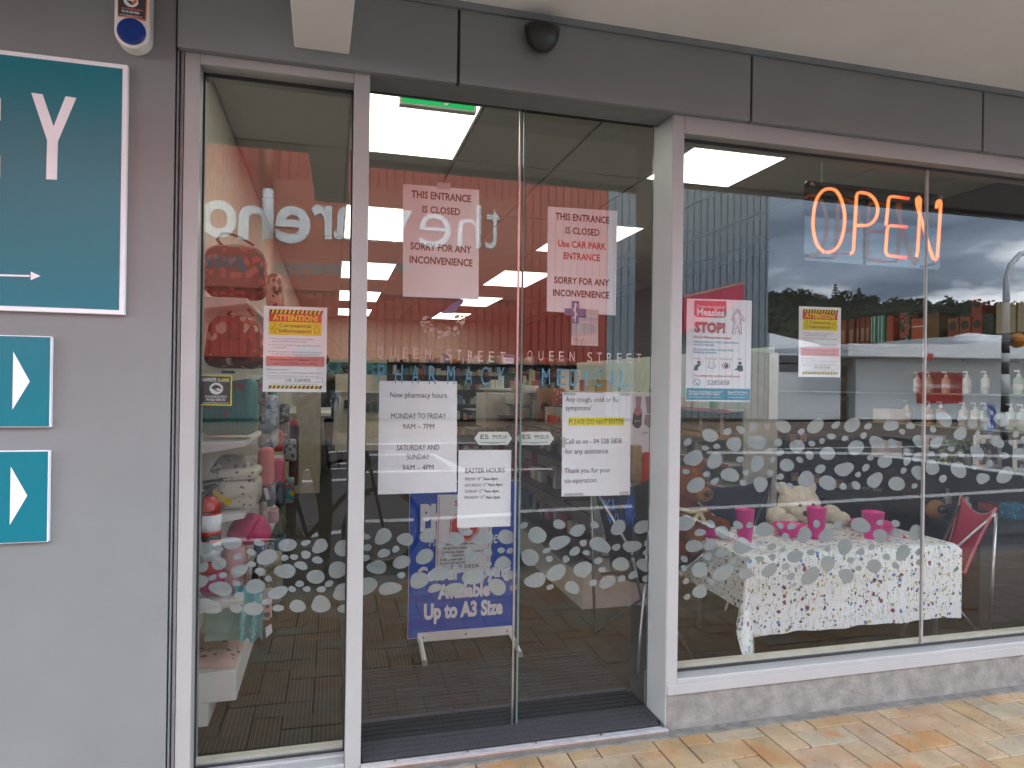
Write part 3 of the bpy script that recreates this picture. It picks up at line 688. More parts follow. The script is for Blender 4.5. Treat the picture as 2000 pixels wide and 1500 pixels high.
tx('Regional Public Health | 04 570 9002 | www.rph.org.nz', .05, .54, .958, 2.6, PAPER); tx('www.rph.org.nz', .65, .93, .955, 2.6, PAPER); rc('rule', PAPER, .65, .95, .928, .931, .0006)
# outlined figure with spots
fig = [(.77,.085),(.80,.10),(.80,.125),(.84,.14),(.885,.19),(.88,.205),(.845,.185),(.83,.17),(.83,.225),(.845,.29),(.845,.335),(.81,.335),(.805,.285),(.785,.25),(.755,.29),(.74,.335),(.70,.33),(.72,.28),(.735,.225),(.735,.17),(.715,.205),(.69,.205),(.70,.17),(.735,.13),(.765,.12),(.755,.105)]
MB().tube([at(*fm(*u), Yp-.0008) for u in fig], .0009, 4, closed=True).build('figure_outline', MRED, s)
rr = random.Random(3); mb = MB()
for i in range(46):
    u, v = rr.uniform(.71,.85), rr.uniform(.09,.33); p = at(*fm(u,v), Yp-.0006); mb.box(p.x-.0012, p.x+.0012, p.y, p.y+.0002, p.z-.0012, p.z+.0012)
mb.build('figure_spots', MRED, s)['kind'] = 'stuff'
# alarm sticker ------------------------------------------------------------
Y = YS+.0125
s = thing('alarm_sticker', 'small black square alarm sticker with yellow border on the side window', 'sticker', tuple(at(420, 793, Y)))
DK = pm('dark_brown_ink', (.035,.025,.02), .6)
P4('sticker_border', HIYEL, [(389,732),(453.5,733.5),(452.5,792.5),(388.5,791)], Y, s); P4('sticker_face', DK, [(391,734.5),(451,735.5),(450,790),(390.5,789)], Y-.0006, s)
T('HAWKEYE', 395, 422.5, 741.5, 6.5, Y-.0012, PAPER, s, .03); T('ALARMS', 424.5, 448, 742.3, 6.5, Y-.0012, pm('pale_yellow', (.75,.7,.3), .6), s, .03)
c = at(422.5, 759, Y-.0012); k = pxm(c); MB().prism([(c.x+12.5*k*math.cos(i*.35), c.z+11.5*k*math.sin(i*.35)) for i in range(18)], Y-.0012, Y-.001).build('emblem', PAPER, s)
P4('emblem', DK, [(412,757),(420,751),(428,753),(434,761),(426,758),(420,760),(431,766),(422,764)], Y-.0016, s)
T('24 HOUR MONITORING', 400.5, 443, 774.5, 4.2, Y-.0012, PAPER, s, .008); T('PH 022 5382120', 403, 440, 780.6, 4.4, Y-.0012, PAPER, s, .02); T('www.hawkeyesecurity.co.nz', 396, 446.5, 786.3, 3.2, Y-.0012, PAPER, s, .005)
# service stickers on the door edges ------------------------------------
for x0, lab, Y in ((926.5, 'small white hexagonal service sticker on left door edge', YD+.0125), (1008.5, 'small white hexagonal service sticker on right door edge', YR+.002)):
    s = thing('service_sticker', lab, 'sticker', tuple(at(x0+37, 870, Y)), 'service stickers at the door edges')
    x = x0; P4('sticker_back', BLACK, [(x+(0 if x0<1000 else 0),843),(x+74,843),(x+74,869.5),(x,869.5)], Y, s)
    P4('sticker_face', pm('mint_white_print', (.66,.72,.69), .6), [(x+8.5,843.3),(x+65,843.3),(x+73.6,856.5),(x+65,869.2),(x+8.5,869.2),(x,856.5)], Y-.0006, s)
    T('ES', x+12, x+28, 853, 8.5, Y-.0012, INK, s, .01); T('0800 851 635', x+34.5, x+64.5, 851.5, 4.2, Y-.0012, INK, s, .01); T('24 7 NATIONWIDE', x+35, x+64.5, 855.8, 2.6, Y-.0012, INK, s)
    rect('rule', INKG, x+12, x+62, 863.6, 864.4, Y-.0012, s, .0002); rect('rule', INKG, x+27, x+46, 866, 866.6, Y-.0012, s, .0002)

# ================================================================== NEON SIGN
D0 = .19; Dm = lambda px, py: at(px, py, D0)
ns = thing('neon_sign', 'glowing orange neon OPEN sign on dark acrylic board hanging in the window', 'neon sign', tuple(at(1700, 390, D0+.055)))
def neon_mat(name, edge, core, st):
    M = bpy.data.materials.new(name); M.use_nodes = True; t = M.node_tree; t.nodes.clear()
    o = t.nodes.new('ShaderNodeOutputMaterial'); em = t.nodes.new('ShaderNodeEmission'); lw = t.nodes.new('ShaderNodeLayerWeight'); lw.inputs[0].default_value = .5
    mi = t.nodes.new('ShaderNodeMixRGB'); mi.inputs[1].default_value = (*core, 1); mi.inputs[2].default_value = (*edge, 1)
    t.links.new(lw.outputs['Facing'], mi.inputs[0]); t.links.new(mi.outputs[0], em.inputs[0]); em.inputs[1].default_value = st; t.links.new(em.outputs[0], o.inputs[0]); return M
NEON = neon_mat('neon_tube', (1, .05, .02), (1, .44, .13), .26)
def npts(l): return [Dm(1560+x*.16, 330+y*.16) for x, y in l]
def smooth_path(l, closed=False, n=5):
    P = [Vector((a[0], a[1], 0)) for a in l]; outp = []; N_ = len(P)
    for i in range(N_ if closed else N_-1):
        p0, p1, p2, p3 = (P[(i-1) % N_] if closed or i else P[i]), P[i], P[(i+1) % N_], (P[(i+2) % N_] if closed or i < N_-2 else P[i+1])
        for j in range(n):
            t = j/n; v = .5*((2*p1)+(p2-p0)*t+(2*p0-5*p1+4*p2-p3)*t*t+(3*p1-p0-3*p2+p3)*t**3); outp.append((v.x, v.y))
    if not closed: outp.append(l[-1])
    return outp
TR = .0080
O_ = [(315,1020),(225,925),(178,740),(180,560),(215,380),(290,270),(375,242),(460,272),(525,390),(560,560),(550,740),(500,910),(420,1000),(335,1018)]
MB().tube(npts(smooth_path(O_)), TR, 8).build('neon_tube', NEON, ns, smooth=True)
P_ = [(400,1024),(630,1036),(665,1010),(678,800),(685,690)]
MB().tube(npts([(620,1036),(650,1025),(668,990),(685,690),(705,330),(720,296),(750,288)]+smooth_path([(770,288),(860,310),(930,380),(965,480),(945,590),(890,660),(830,690)])+[(690,690)]), TR, 8).build('neon_tube', NEON, ns, smooth=True)
MB().tube(npts([(1340,362),(1150,335),(1110,345),(1095,380),(1088,480),(1065,690)]), TR, 8).build('neon_tube', NEON, ns, smooth=True)
MB().tube(npts([(1320,708),(1120,692),(1090,705),(1078,760),(1060,1010),(1080,1050),(1110,1060),(1310,1082)]), TR, 8).build('neon_tube', NEON, ns, smooth=True)
MB().tube(npts([(1435,1080),(1452,1000),(1475,600),(1485,370),(1465,342),(1440,365),(1445,440),(1520,690),(1600,980),(1640,1090),(1668,1112),(1690,1080),(1705,900),(1735,420),(1725,385),(1705,385),(1690,410),(1682,480)]), TR, 8).build('neon_tube', NEON, ns, smooth=True)
DTUBE = pm('unlit_neon_glass', (.35,.07,.06), .2)
MB().tube(npts([(335,1018),(620,1036)]), TR*.6, 6).build('connecting_tube', DTUBE, ns); MB().tube(npts([(1310,1082),(1435,1080)]), TR*.6, 6).build('connecting_tube', DTUBE, ns)
yb = D0+.058
a, b = at(1560+78*.16, 330+138*.16, yb), at(1560+1735*.16, 330+320*.16, yb); zt = (at(1572.5, 352, yb).z+at(1837, 381, yb).z)/2; zb2 = at(1620, 512, yb).z
cr = .012; MB().prism([(a.x,zb2+cr),(a.x+cr,zb2),(b.x-cr,zb2),(b.x,zb2+cr),(b.x,zt-cr),(b.x-cr,zt),(a.x+cr,zt),(a.x,zt-cr)], yb, yb+.006).build('backing_board', SMOKE, ns)
for x, y in ((180,185),(160,1040),(1740,340),(1700,1150)):
    p = at(1560+x*.16, 330+y*.16, D0+.03); MB().tube([p+Vector((-.025,-.02,-.006)), p+Vector((.02,.02,.004))], .006, 8).build('tube_support', pm('support_copper', (.30,.13,.08), .3, .3), ns)
for x, y in ((180,430),(490,790),(1030,540),(960,760),(1640,920)):
    p = at(1560+x*.16, 330+y*.16, D0); MB().tube([p+Vector((0,0,0)), p+Vector((.012,.025,.004)), p+Vector((.012,.056,.004))], .0035, 6).build('standoff', CLEAR, ns)
WIRE = pm('steel_chain', (.45,.45,.43), .35, .8)
for x, ytop, ybot in ((1605,292,353),(1811,322,385)):
    p0, p1 = at(x, ybot, yb), at(x, ybot, yb); p1.z = 2.70
    mb = MB(); n_ = int((p1.z-p0.z)/.016)
    for i in range(n_):
        z = p0.z+i*.016; r = [Vector((p0.x+.003*math.cos(t*1.047)*(1 if i % 2 else .3), p0.y+.003*math.cos(t*1.047)*(.3 if i % 2 else 1), z+.01*math.sin(t*1.047))) for t in range(6)]
        mb.tube(r, .0014, 4, closed=True)
    mb.build('chain', WIRE, ns)

# ================================================================== SHOP INTERIOR
FZ, CZ = .028, 2.75; XL, XR, YB = -.56, 4.25, 12.5
# carpet: brown grey with thin pale lines running into the shop
def carpet():
    M = bpy.data.materials.new('striped_carpet'); M.use_nodes = True; t = M.node_tree; b = t.nodes['Principled BSDF']; b.inputs['Roughness'].default_value = .95
    nn, l = t.nodes.new, t.links.new; tcn = nn('ShaderNodeTexCoord'); s = nn('ShaderNodeSeparateXYZ'); l(tcn.outputs['Object'], s.inputs[0])
    def stripe(per, w, off):
        a = nn('ShaderNodeMath'); a.operation = 'MULTIPLY_ADD'; l(s.outputs['X'], a.inputs[0]); a.inputs[1].default_value = 1/per; a.inputs[2].default_value = off
        f = nn('ShaderNodeMath'); f.operation = 'FRACT'; l(a.outputs[0], f.inputs[0]); c = nn('ShaderNodeMath'); c.operation = 'LESS_THAN'; l(f.outputs[0], c.inputs[0]); c.inputs[1].default_value = w; return c
    n1 = nn('ShaderNodeTexNoise'); n1.inputs['Scale'].default_value = 180; l(tcn.outputs['Object'], n1.inputs['Vector'])
    a, c = stripe(.0165, .16, 0), stripe(.31, .25, .3)
    m1 = nn('ShaderNodeMixRGB'); l(n1.outputs['Fac'], m1.inputs[0]); m1.inputs[1].default_value = (.012,.0105,.009,1); m1.inputs[2].default_value = (.026,.022,.019,1)
    m2 = nn('ShaderNodeMixRGB'); l(a.outputs[0], m2.inputs[0]); l(m1.outputs[0], m2.inputs[1]); m2.inputs[2].default_value = (.085,.072,.06,1)
    l(m2.outputs[0], b.inputs['Base Color']); return M
struct(MB().box(XL-.1, XR+.1, .19, YB, -.1, FZ).build('shop_floor', carpet()))
struct(MB().box(xj0, XEND+.1, .05, .19, -.1, FZ-.003).build('floor_edge', CHAR))
MATT = pm('ribbed_mat', (.042,.042,.048), .95, 0, .25, 160, .6, bscale=260)
mt = thing('entrance_mat', 'ribbed dark grey entrance mat inside the sliding doors', 'mat', (.7, .5, FZ))
mx0, mx1 = xm1+.005, gz(1241, 1362, FZ).x-.01
ye = gz(900, 1287, FZ).y
box('mat_base', pm('mat_rubber', (.022,.022,.025), .9), mx0, mx1, .013, ye, -.02, FZ-.004+.002, mt)
nr = int((ye-.016)/.034); rib = None
for i in range(nr):
    y = .016+i*.034
    if rib is None: rib = box('rib', MATT, mx0+.002, mx1-.002, y, y+.027, FZ-.004, FZ+.003, mt, .0015)
    else:
        o = rib.copy(); COL.objects.link(o); o.location = (0, i*.034, 0)
CEILM = pm('ceiling_tile', (.50,.49,.46), .9, 0, .04, 40, .15, bscale=400)
ce = struct(box('ceiling', pm('ceiling_grid', (.62,.62,.60), .6), XL-.1, XR+.1, .2, YB, CZ+.012, CZ+.05))
struct(box('roof', TRIM, XL-4, XR+4, .1, YB+.3, CZ+.30, CZ+.45))
TW, TL = .637, 1.265
x0c = .725-TW*2-.015; lights = []
tile = None
for i in range(-1, 8):
    for j in range(10):
        xa = x0c+i*TW; ya = .455+j*TL
        if xa < XL-.3 or xa > XR: continue
        lit = (i in (1, 4)) and j % 2 == 0
        a, b = max(xa, XL), min(xa+TW, XR)
        if lit: lights.append((xa, ya)); continue
        if a == xa and b == xa+TW and tile: o = tile.copy(); COL.objects.link(o); o.location = (xa-tx0, ya-ty0, 0)
        else:
            o = box('ceiling_tile', CEILM, a+.012, b-.012, ya+.012, ya+TL-.012, CZ-.004, CZ+.008, ce)
            if a == xa and b == xa+TW: tile = o; tx0, ty0 = xa, ya
pl = None
for n, (xa, ya) in enumerate(sorted(lights, key=lambda t: (t[1], t[0]))):
    if pl is None:
        pl = thing('ceiling_light', 'x', 'ceiling light', (xa, ya, CZ)); lp = (xa, ya)
        box('frame', WHITE, xa+.004, xa+TW-.004, ya+.006, ya+TL-.006, CZ-.006, CZ+.01, pl)
        box('diffuser', LED, xa+.018, xa+TW-.018, ya+.022, ya+TL-.022, CZ-.0085, CZ-.0062, pl); o = pl
    else: o = copy_tree(pl); o.location = (xa, ya, CZ)
    right = xa > 1.3; row = int(round((ya-.455)/(2*TL)))
    o['group'] = 'flat ceiling light panels'
    o['label'] = ('bright flat ceiling light panel in the %s row, %s from the front' % ('right' if right else 'left', ('nearest', 'second', 'third', 'fourth', 'fifth')[min(row, 4)]))
for n, (xa, xb, ya, yb) in dict(left=(XL-.1, XL, .14, YB), right=(XR, XR+.1, .14, YB), back=(XL-.1, XR+.1, YB, YB+.1)).items():
    struct(box('shop_wall', pm('inner_wall', (.60,.56,.48), .7) if n != 'right' else CHAR, xa, xb, ya, yb, -.05, CZ+.3))
struct(box('front_lintel', WHITE, XL-.1, XR+.1, .32, .38, 2.56, CZ+.3))
struct(box('outer_wall', GREY, XEND+.07, 9, -.012, .1, -.05, ZS+.3))
struct(box('outer_wall', GREY, -9, xj0, .101, .14, -.05, CZ+.4)); struct(box('outer_wall', GREY, -9, 9, .101, .2, ZF+.021, CZ+.45))
# exit sign
Ye = .55
xs_ = thing('exit_sign', 'green running man exit sign hanging inside above the door', 'sign', tuple(at(855, 200, Ye)))
rect('frame', WHITE, 781, 931, 150, 211, Ye, xs_, .04); Yx = Ye-.001
rect('sign_face', pm('exit_green', (.0,.20,.05), .4, emit=((0,.35,.08), .25)), 785, 927, 152, 207, Yx, xs_, .001)
P4('pictogram', PAPER, [(838,165),(862,166),(874,180),(866,200),(830,193),(836,186)], Yx-.001, xs_); P4('pictogram', PAPER, [(866,184),(882,198),(873,206),(866,204),(873,197)], Yx-.001, xs_)
P4('pictogram', PAPER, [(905,160),(922,162),(922,197),(905,195)], Yx-.001, xs_)

# ---- shelving along the left wall --------------------------------------
YSH = .40; xs2 = -.335
SHZ = [1.685, 1.39, 1.125, .845, .51]
sh = thing('display_shelf', 'white shelving bay along the left wall filled with floral bags', 'shelf', (XL, YSH, FZ))
for z in SHZ:
    MB().add([(XL+.003,YSH,z-.06),(xs2+.01,YSH,z-.02),(xs2+.01,2.6,z-.02),(XL+.003,2.6,z-.06),(XL+.003,YSH,z),(xs2+.01,YSH,z),(xs2+.01,2.6,z),(XL+.003,2.6,z)],
             [(3,2,1,0),(4,5,6,7),(0,1,5,4),(1,2,6,5),(2,3,7,6),(3,0,4,7)]).build('shelf_board', WHITE, sh, bevel=.003)
box('back_panel', CREAM, XL+.0005, XL+.003, YSH, 2.6, .26, 1.70, sh)
box('base_deck', WHITE, XL+.003, xs2-.01, YSH, 2.6, .118, .235, sh, .003); box('plinth', WHITE, XL+.003, xs2-.11, YSH, 2.6, FZ, .118, sh, .003)
BAGD = floral('dark_floral_bag', (.10,.045,.035), [(.55,.09,.06),(.48,.14,.12)], 27, .36)
BAGP = floral('pink_floral_bag', (.55,.34,.30), [(.40,.05,.05),(.10,.06,.05)], 26, .45)
BAGR = floral('red_floral_bag', (.20,.055,.048), [(.58,.50,.42),(.42,.08,.06),(.10,.05,.05)], 24, .42, stem=(.16,.18,.08))
TEALC = floral('teal_case_fabric', (.07,.27,.28), [(.45,.05,.05)], 25, .26, .45)
POLKA = floral('cream_polka', (.62,.58,.49), [(.10,.05,.05)], 38, .22, .45, dens=2)
FPINK = floral('pink_floral_pouch', (.62,.40,.38), [(.12,.12,.12)], 34, .34)
GING = floral('aqua_gingham', (.16,.50,.55), [(.55,.70,.72)], 60, .4)
def rbox(name, mat, c, s, b, parent, seg=3, taper=1., pinch=0):
    mb = MB(); x, y, z = s[0]/2, s[1]/2, s[2]
    mb.add([(c[0]-x,c[1]-y,c[2]),(c[0]+x,c[1]-y,c[2]),(c[0]+x,c[1]+y,c[2]),(c[0]-x,c[1]+y,c[2]),
            (c[0]-x*taper,c[1]-y*taper,c[2]+z),(c[0]+x*taper,c[1]-y*taper,c[2]+z),(c[0]+x*taper,c[1]+y*taper,c[2]+z),(c[0]-x*taper,c[1]+y*taper,c[2]+z)],
           [(3,2,1,0),(4,5,6,7),(0,1,5,4),(1,2,6,5),(2,3,7,6),(3,0,4,7)])
    return mb.build(name, mat, parent, smooth=True, bevel=b, bseg=seg)
def goods(name, label, cat, px0, px1, pt, pb, Y, mat, depth=.2, bev=.03, taper=.94, bodyname='body', group=None):
    """something standing at depth Y that covers the given photo pixels"""
    a, b = at(px0, pb, Y), at(px1, pb, Y); zt = at((px0+px1)/2, pt, Y).z; zb_ = at((px0+px1)/2, pb, Y).z
    t = thing(name, label, cat, ((a.x+b.x)/2, Y+depth/2, zb_), group)
    rbox(bodyname, mat, ((a.x+b.x)/2, Y+depth/2, zb_), (b.x-a.x, depth, zt-zb_), bev, t, 3, taper)
    return t
LEATH = pm('brown_strap', (.11,.04,.035), .6)
t = goods('travel_bag', 'dark brown travel bag with red flowers on the top left shelf', 'bag', 391, 516, 476, 576, .47, BAGD, .22, .045)
MB().tube([at(*p, .56) for p in ((436,482),(424,468),(432,457),(448,456),(475,466),(496,480))], .006, 8).build('handle', LEATH, t, smooth=True)
MB().tube([at(*p, .465) for p in ((398,490),(420,480),(460,478),(500,486),(512,500))], .002, 5).build('zip', STEEL, t)
goods('travel_bag', 'pink and cream floral bag behind the dark travel bag', 'bag', 518, 549, 530, 600, 1.05, BAGP, .25, .03)
t = goods('travel_bag', 'large red bag printed with white flowers on the second shelf', 'bag', 390, 512, 612, 718, .47, BAGR, .26, .05, .80)
MB().tube([at(*p, .6) for p in ((440,625),(455,600),(480,598),(497,618))], .007, 8).build('handle', LEATH, t, smooth=True)
goods('tote_bag', 'small maroon floral bag standing deeper on the second shelf', 'bag', 500, 545, 640, 720, 1.1, BAGR, .3, .03)
t = goods('suitcase', 'ribbed teal suitcase with red cherry print on the third shelf', 'suitcase', 388, 497, 737, 851, .47, TEALC, .17, .03, .97)
for i in range(13):
    p, q = at(394+i*7.2, 748, .4685), at(394+i*7.2, 846, .4685); MB().tube([p, q], .0022, 5).build('rib', TEALC, t)
MB().tube([at(*p, .55) for p in ((428,738),(436,727),(456,727),(464,738))], .006, 8).build('handle', pm('teal_trim', (.03,.16,.18), .5), t)
t = goods('vanity_case', 'cream vanity case with small dark polka dots and buckled lid', 'case', 424, 502, 936, 997, .45, POLKA, .2, .03, 1.03)
a, b = at(422, 936, .45), at(504, 936, .45); rbox('lid', POLKA, ((a.x+b.x)/2, .55, a.z), (b.x-a.x, .21, .034), .014, t, 3, .96)
MB().tube([at(*p, .448) for p in ((423,938),(503,933))], .0035, 6).build('rim', CREAM, t)
MB().tube([at(*p, .448) for p in ((440,996),(445,999),(500,990))], .002, 6).build('rim', CREAM, t)
goods('mesh_bag', 'grey net bag of goods lying on the fourth shelf above polka case', 'bag', 404, 495, 893, 925, .50, floral('net_fabric', (.30,.28,.24), [(.5,.47,.38),(.14,.13,.11)], 45, .4), .18, .02, .6)
t = thing('price_tag', 'yellow tag hanging beside the fire extinguisher', 'tag', tuple(at(430, 970, .36)))
P4('tag_card', pm('tag_yellow', (.62,.45,.05), .6), [(405,958),(413,952),(455,980),(446,989)], .36, t)
# fire extinguisher on the left return ------------------------------------
Y = .24; c = at(403, 1000, Y); k = pxm(c); r = 24*k; z0, z1 = at(403, 1124, Y).z, at(403, 972, Y).z
fe = thing('fire_extinguisher', 'red fire extinguisher with white label and black hose beside the side window', 'fire extinguisher', (c.x, Y+r, z0))
FR = pm('extinguisher_red', (.55,.035,.012), .22); ctr = (c.x, Y+r, 0)
MB().lathe([(r*.88,z0),(r,z0+.01),(r,z1-.05),(r*.9,z1-.025),(r*.6,z1-.008),(r*.3,z1)], ctr, 24).build('cylinder', FR, fe, smooth=True)
for zz, hh, mm, n in ((1032,38,PAPER,'label_band'),(1006,3,INK,'label_band'),(1058,9,INK,'label_band'),(1085,35,PAPER,'label_band')):
    zc = at(403, zz-5, Y).z; MB().lathe([(r*1.006,zc-hh*k/2),(r*1.006,zc+hh*k/2)], ctr, 24).build(n, mm, fe, smooth=True)
zc = at(403, 1044, Y).z; MB().lathe([(r*1.03,zc-.006),(r*1.03,zc+.006)], ctr, 24).build('clamp_band', FR, fe, smooth=True)
MB().lathe([(r*.3,z1),(r*.3,z1+.02),(r*.45,z1+.025),(r*.45,z1+.04)], ctr, 14).build('valve', BLACK, fe)
MB().tube([(c.x,Y+r,z1+.035),(c.x+.03,Y,z1+.045),(c.x-.015,Y-.012,z1+.01),(c.x-.02,Y-.014,z1-.10),(c.x-.02,Y-.01,z0+.05)], .008, 8).build('hose', BLACK, fe, smooth=True)
MB().tube([(c.x-.02,Y+r,z1+.05),(c.x+.05,Y+r*.6,z1+.062)], .006, 6).build('lever', BLACK, fe)
# soft goods lower on the shelf
PK = pm('magenta_fabric', (.50,.03,.12), .7, 0, .25, 20); PKL = pm('pink_fabric', (.58,.33,.34), .8, 0, .25, 25)
goods('pouch', 'crumpled magenta bag on the shelf above the pink backpack', 'bag', 430, 532, 1012, 1070, .50, PK, .2, .05, .6)
t = goods('backpack', 'small pale pink backpack with tan straps on the lower shelf', 'backpack', 424, 482, 1066, 1160, .46, PKL, .14, .035, .8)
MB().tube([at(*p, .455) for p in ((478,1150),(482,1100),(500,1078),(507,1100),(506,1150))], .005, 6).build('strap', pm('tan_strap', (.30,.19,.11), .6), t)
goods('pouch', 'bright magenta pouch beside the extinguisher foot', 'pouch', 388, 436, 1118, 1165, .42, pm('hot_pink_fabric', (.55,.06,.22), .7, 0, .3, 30), .1, .02)
goods('storage_box', 'aqua storage box on the lowest shelf', 'box', 398, 470, 1190, 1252, .50, pm('aqua_board', (.24,.48,.47), .6), .25, .006, 1)
# hanging apron of aqua gingham
ap = thing('apron', 'aqua checked apron hanging over the lowest shelf edge', 'apron', tuple(at(492, 1240, .43)))
mb = MB(); n = 14
for i in range(n):
    for j in range(8):
        def pt(u, v):
            x = 458+u*(58-6*v)+4*v; y = 1138+v*108+6*math.sin(u*3); p = at(x, y, .43); p.y += .022*math.sin(u*15+v*2)*(.4+v); return p
        mb.quad(pt(i/n, (j+1)/8), pt((i+1)/n, (j+1)/8), pt((i+1)/n, j/8), pt(i/n, j/8))
mb.build('cloth', GING, ap, smooth=True)
t = thing('floral_pouch', 'pink floral bag lying flat on the white base deck', 'bag', tuple(at(430, 1300, .5)))
mb = MB(); n = 12
a = Vector((-.54, .43, .237)); 
for i in range(n):
    for j in range(n):
        def pt(u, v):
            e = (1-(2*u-1)**4)*(1-(2*v-1)**4); return Vector((XL+.01+u*.195, .43+v*.42, .237+.028*e+.006*math.sin(u*9+v*5)*e))
        mb.quad(pt(i/n,j/n), pt((i+1)/n,j/n), pt((i+1)/n,(j+1)/n), pt(i/n,(j+1)/n))
mb.build('pouch_body', FPINK, t, smooth=True)
# backpacks, boxes and toys hanging from the shelf ends further in
for lab, nm, px0, px1, pt_, pb, Y, mt_, dp, bv in (
  ('pink printed child backpack hanging off the shelf front', 'backpack', 500, 534, 875, 952, .78, floral('pink_print', (.55,.25,.30), [(.5,.5,.6),(.25,.08,.2)], 40, .5), .09, .025),
  ('pink plastic box standing on a shelf behind the backpack', 'storage_box', 529, 553, 900, 941, 1.1, pm('pink_plastic', (.60,.04,.12), .4), .12, .006),
  ('grey quilted bag under the pink backpack', 'pouch', 503, 536, 950, 992, .85, pm('grey_fabric', (.20,.22,.24), .8, 0, .2, 20), .1, .02),
  ('dark blue pouch hanging behind the grey bag', 'pouch', 534, 556, 945, 990, 1.2, pm('navy_fabric', (.03,.04,.07), .8), .12, .02),
  ('turquoise toy pack hanging with red tip', 'toy_pack', 549, 574, 935, 978, 1.5, floral('toy_print', (.03,.28,.34), [(.5,.4,.05),(.45,.05,.05)], 40, .45), .08, .01),
  ('grey patterned fabric bag on the shelf near the staff counter', 'tote_bag', 502, 540, 772, 880, 1.0, floral('paisley', (.34,.36,.38), [(.10,.12,.16),(.5,.5,.5)], 35, .5), .2, .03),
  ('dark striped clothing pack hanging beyond the paisley bag', 'clothing_pack', 541, 562, 790, 870, 1.7, floral('dark_stripe', (.10,.10,.11), [(.32,.30,.28)], 40, .45), .2, .02),
  ('brown soft toy pack hanging on the shelf end', 'toy_pack', 563, 582, 830, 950, 2.3, floral('brown_print', (.20,.11,.06), [(.45,.36,.25),(.3,.3,.32)], 30, .5), .1, .02),
  ('pink gift box low on the shelf end', 'gift_box', 522, 542, 998, 1022, 1.0, PKL, .1, .004),
  ('olive pouch hanging low behind the magenta bag', 'pouch', 538, 556, 985, 1050, 1.3, pm('olive_fabric', (.12,.12,.07), .8), .1, .02),
  ('tan wicker basket on the lower shelf', 'basket', 510, 545, 1095, 1160, .95, floral('wicker', (.30,.24,.15), [(.45,.38,.26)], 70, .4), .2, .01),
  ('blue grey folded cloth on the bottom shelf', 'folded_cloth', 516, 548, 1148, 1180, 1.0, pm('blue_grey_cloth', (.14,.20,.25), .8), .2, .01),
  ('patterned hanging tea towel near the bottom shelf', 'tea_towel', 512, 530, 1150, 1212, .72, FPINK, .03, .005)):
    goods(nm, lab, nm.replace('_', ' '), px0, px1, pt_, pb, Y, mt_, dp, bv)
rc_ = random.Random(17)
HANG = [('checked scarf','scarf',floral('scarf_check', (.30,.30,.33), [(.10,.11,.15),(.45,.12,.14)], 40, .45)),('teal cosmetic purse','purse',TEALC),('black zip purse','purse',BLACK),('flowered purse','purse',BAGP),('red toy pack','toy pack',pm('toy_red', (.50,.04,.03), .5)),
        ('striped sock pack','sock pack',floral('sock_stripe', (.42,.40,.38), [(.08,.10,.16)], 45, .5)),('cream knitted hat','hat',pm('cream_knit', (.50,.44,.34), .9, 0, .25, 40, .6)),('dark plaid slipper pair','slippers',floral('slipper_plaid', (.12,.10,.11), [(.36,.10,.12)], 40, .45)),('lilac toiletry bag','bag',pm('lilac_fabric', (.34,.24,.40), .8, 0, .2, 25)),('blue print notebook','notebook',floral('blue_print', (.08,.16,.34), [(.55,.55,.50)], 40, .4))]
for i, (x, y, Y_) in enumerate(((507,762,.9),(530,782,1.3),(553,815,1.9),(520,890,1.25),(542,862,1.5),(566,880,2.1),(512,1010,.8),(548,1000,1.7),(560,965,2.2),(505,1062,.7),(526,1092,1.05),(545,1060,1.4),(500,1120,.62),(536,1130,1.2),(572,850,2.5))):
    lab, ct_, mm = HANG[i % 10]; w, h = rc_.uniform(8, 13), rc_.uniform(16, 30)
    goods(ct_.replace(' ', '_'), lab+(' hanging on the front of the left shelves' if i < 10 else ' tucked between lower goods on the left shelves'), ct_, x-w, x+w, y-h, y+h, Y_, mm, .07, .015, rc_.uniform(.6, .95), group='small goods hung along the left shelves')
t = thing('price_tag', 'white swing tag dangling below the aqua apron', 'tag', tuple(at(525, 1245, .46))); P4('tag_card', PAPER, [(518,1226),(530,1218),(532,1234),(520,1246)], .46, t)
t = thing('price_tag', 'white swing tag hanging under the pink backpack', 'tag', tuple(at(520, 975, .74))); P4('tag_card', PAPER, [(515,954),(522,952),(528,974),(520,977)], .74, t)

# ---- counter, staff and back of the shop -----------------------------
ct = thing('service_counter', 'cream service counter with raised screens beside the shelf bay', 'counter', tuple(gz(612, 963, FZ)))
pc = gz(625, 963, FZ); Yc = pc.y
a = at(577, 900, Yc); b = at(625, 900, Yc); zt = at(600, 762, Yc).z
box('end_panel', CREAM, a.x, b.x, Yc, Yc+.05, FZ, zt, ct, .003)
box('counter_body', CREAM, b.x-.5, b.x-.02, Yc+.05, Yc+2.2, FZ, .95, ct); box('counter_top', WHITE, b.x-.55, b.x+.12, Yc+.05, Yc+2.3, .95, .99, ct, .004)
c2 = thing('service_counter', 'far white counter with glass front at the back of the shop', 'counter', tuple(at(690, 850, 7.5)))
for x0, x1, t_, b_, mm, yy, n in ((655,726,731,764,CREAM,7.5,'screen_panel'),(655,760,764,767,WHITE,7.45,'counter_top'),(662,690,767,806,SLAT,7.5,'front_panel'),(690,760,767,806,pm('display_glass',(.20,.19,.16),.2),7.55,'front_panel'),(655,760,806,880,CREAM,7.5,'front_panel')):
    rect(n, mm, x0, x1, t_, b_, yy, c2, .05)
for i, (x, y) in enumerate(((672,790),(700,795),(714,797),(727,792),(740,795))):
    goods('stationery_holder', 'small dark item behind the far counter glass, %s from the left' % ('first','second','third','fourth','fifth')[i], 'holder', x, x+9, y-9, y+8, 7.42, BLACK, .06, .004, 1, group='small items behind the counter glass')
